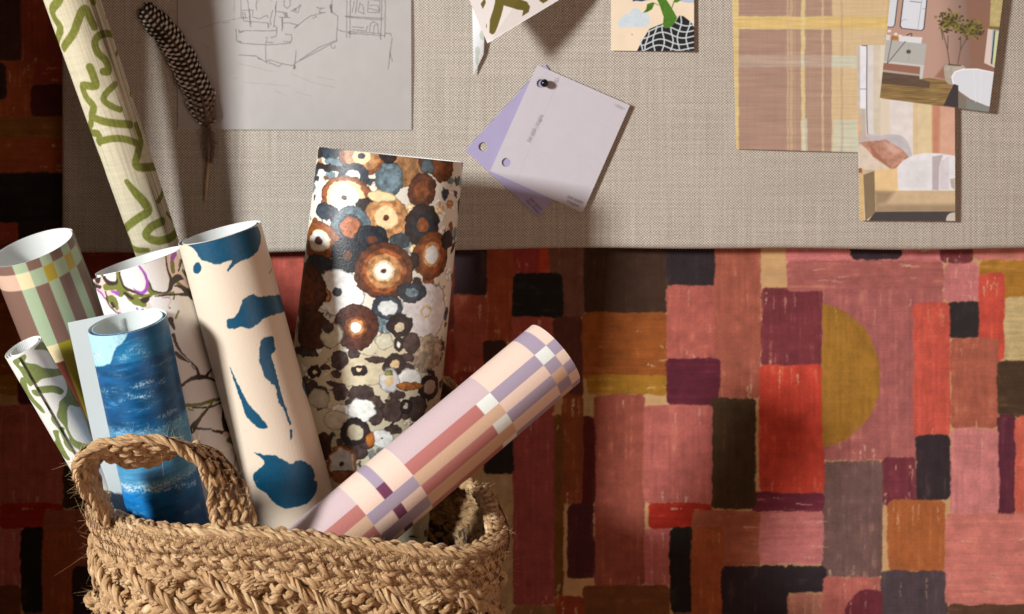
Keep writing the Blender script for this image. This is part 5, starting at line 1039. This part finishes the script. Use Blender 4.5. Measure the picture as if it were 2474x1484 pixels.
# loose fibres
g = random.Random(9); hair = []
def fib(p, o, L, r=.0001):
    d = nrm(np.array(o)+np.array([g.gauss(0, .9), g.gauss(0, .9), g.gauss(0, .9)])); c = np.array([g.gauss(0, 1), g.gauss(0, 1), g.gauss(0, 1)])*L*.7
    hair.append(([p-d*.001+d*L*u+c*u*u for u in (0, .25, .5, .75, 1)], [r, r, r*.9, r*.7, r*.3]))
for i in range(3400):
    s = g.uniform(0, PER); h = g.uniform(-.002, .125)
    p = ring(np.array([s]), np.array([h]), np.array([g.uniform(.002, .008)]))[0]; o = OUT[int(s/PER*len(RC)) % len(RC)]
    fib(p, o*.8+np.array([0, 0, .35 if h < .01 else 0]), g.uniform(.003, .011) if g.random() < .95 else g.uniform(.012, .026))
for i in range(900):
    k = g.randrange(len(A1)); fr = g.random(); p = A1[k]+(B1[k]-A1[k])*fr; fib(p+N1[k]*.004, N1[k]*g.choice((1, 1, -.6))+np.array([0, 0, .2]), g.uniform(.003, .012))
v, f, uv = tubes(hair, 3); tag(mesh_obj('loose_fibres', v, f, M_FIBRE, basket, uv=uv), kind='stuff')

# ------------------------------------------------------------------ light and camera
# unseen block added out of frame to shade the far left of the wall
sv_ = np.array([(-1.3, -.001), (-.672, -.001), (-.660, -.06), (-.606, -.262), (-1.3, -.262)]); sv_ = np.concatenate([np.c_[sv_, np.zeros(5)], np.c_[sv_, np.full(5, 1.6)]])
sw = mesh_obj('shade_block', sv_, [np.array([[i, i+5, (i+1) % 5+5, (i+1) % 5] for i in range(5)]), np.array([[0, 1, 2, 3, 4], [9, 8, 7, 6, 5]])], mat_plain('shade_block_paint', (122, 78, 56), .8), None, smooth=False)
tag(sw, 'unseen splayed block added at the left to shade the wall', kind='structure')
def area(name, loc, target, size, power, col, sy=None):
    l = bpy.data.lights.new(name, 'AREA'); l.shape = 'RECTANGLE'; l.size = size; l.size_y = sy or size; l.energy = power; l.color = col
    o = bpy.data.objects.new(name, l); COL.objects.link(o); o.location = loc; o.rotation_euler = (Vector(target)-Vector(loc)).to_track_quat('-Z', 'Y').to_euler(); return o
LT = np.array([0.0, -.2, .45]); LD = nrm(np.array([-1.10, -1.0, .47]))
area('window_light', tuple(LT+LD*3.4), tuple(LT), .42, 171, (.99, 1.0, .99), .50)
area('room_bounce', (.85, -1.65, .30), (-.1, -.2, .55), .8, 6.3, (1.0, .70, .54))
wd = bpy.data.worlds.new('World'); scene.world = wd; wd.use_nodes = True
bg = wd.node_tree.nodes['Background']; bg.inputs[0].default_value = (1.0, .68, .52, 1); bg.inputs[1].default_value = .13
cam = bpy.data.cameras.new('Camera'); co = bpy.data.objects.new('Camera', cam); COL.objects.link(co); scene.camera = co
co.location = [float(c) for c in CAM]; co.rotation_euler = (math.radians(90), 0, 0); cam.sensor_width = 36; cam.lens = 36*F/W; cam.shift_y = -(H/2-HORIZ)/W; cam.clip_start = .05; cam.clip_end = 50
cam.dof.use_dof = True; cam.dof.focus_distance = 1.68; cam.dof.aperture_fstop = 11
vs = scene.view_settings; vs.view_transform = 'Standard'; vs.look = 'None'; vs.gamma = 1; vs.exposure = 0
scene.cycles.max_bounces = 8; scene.cycles.use_denoising = True
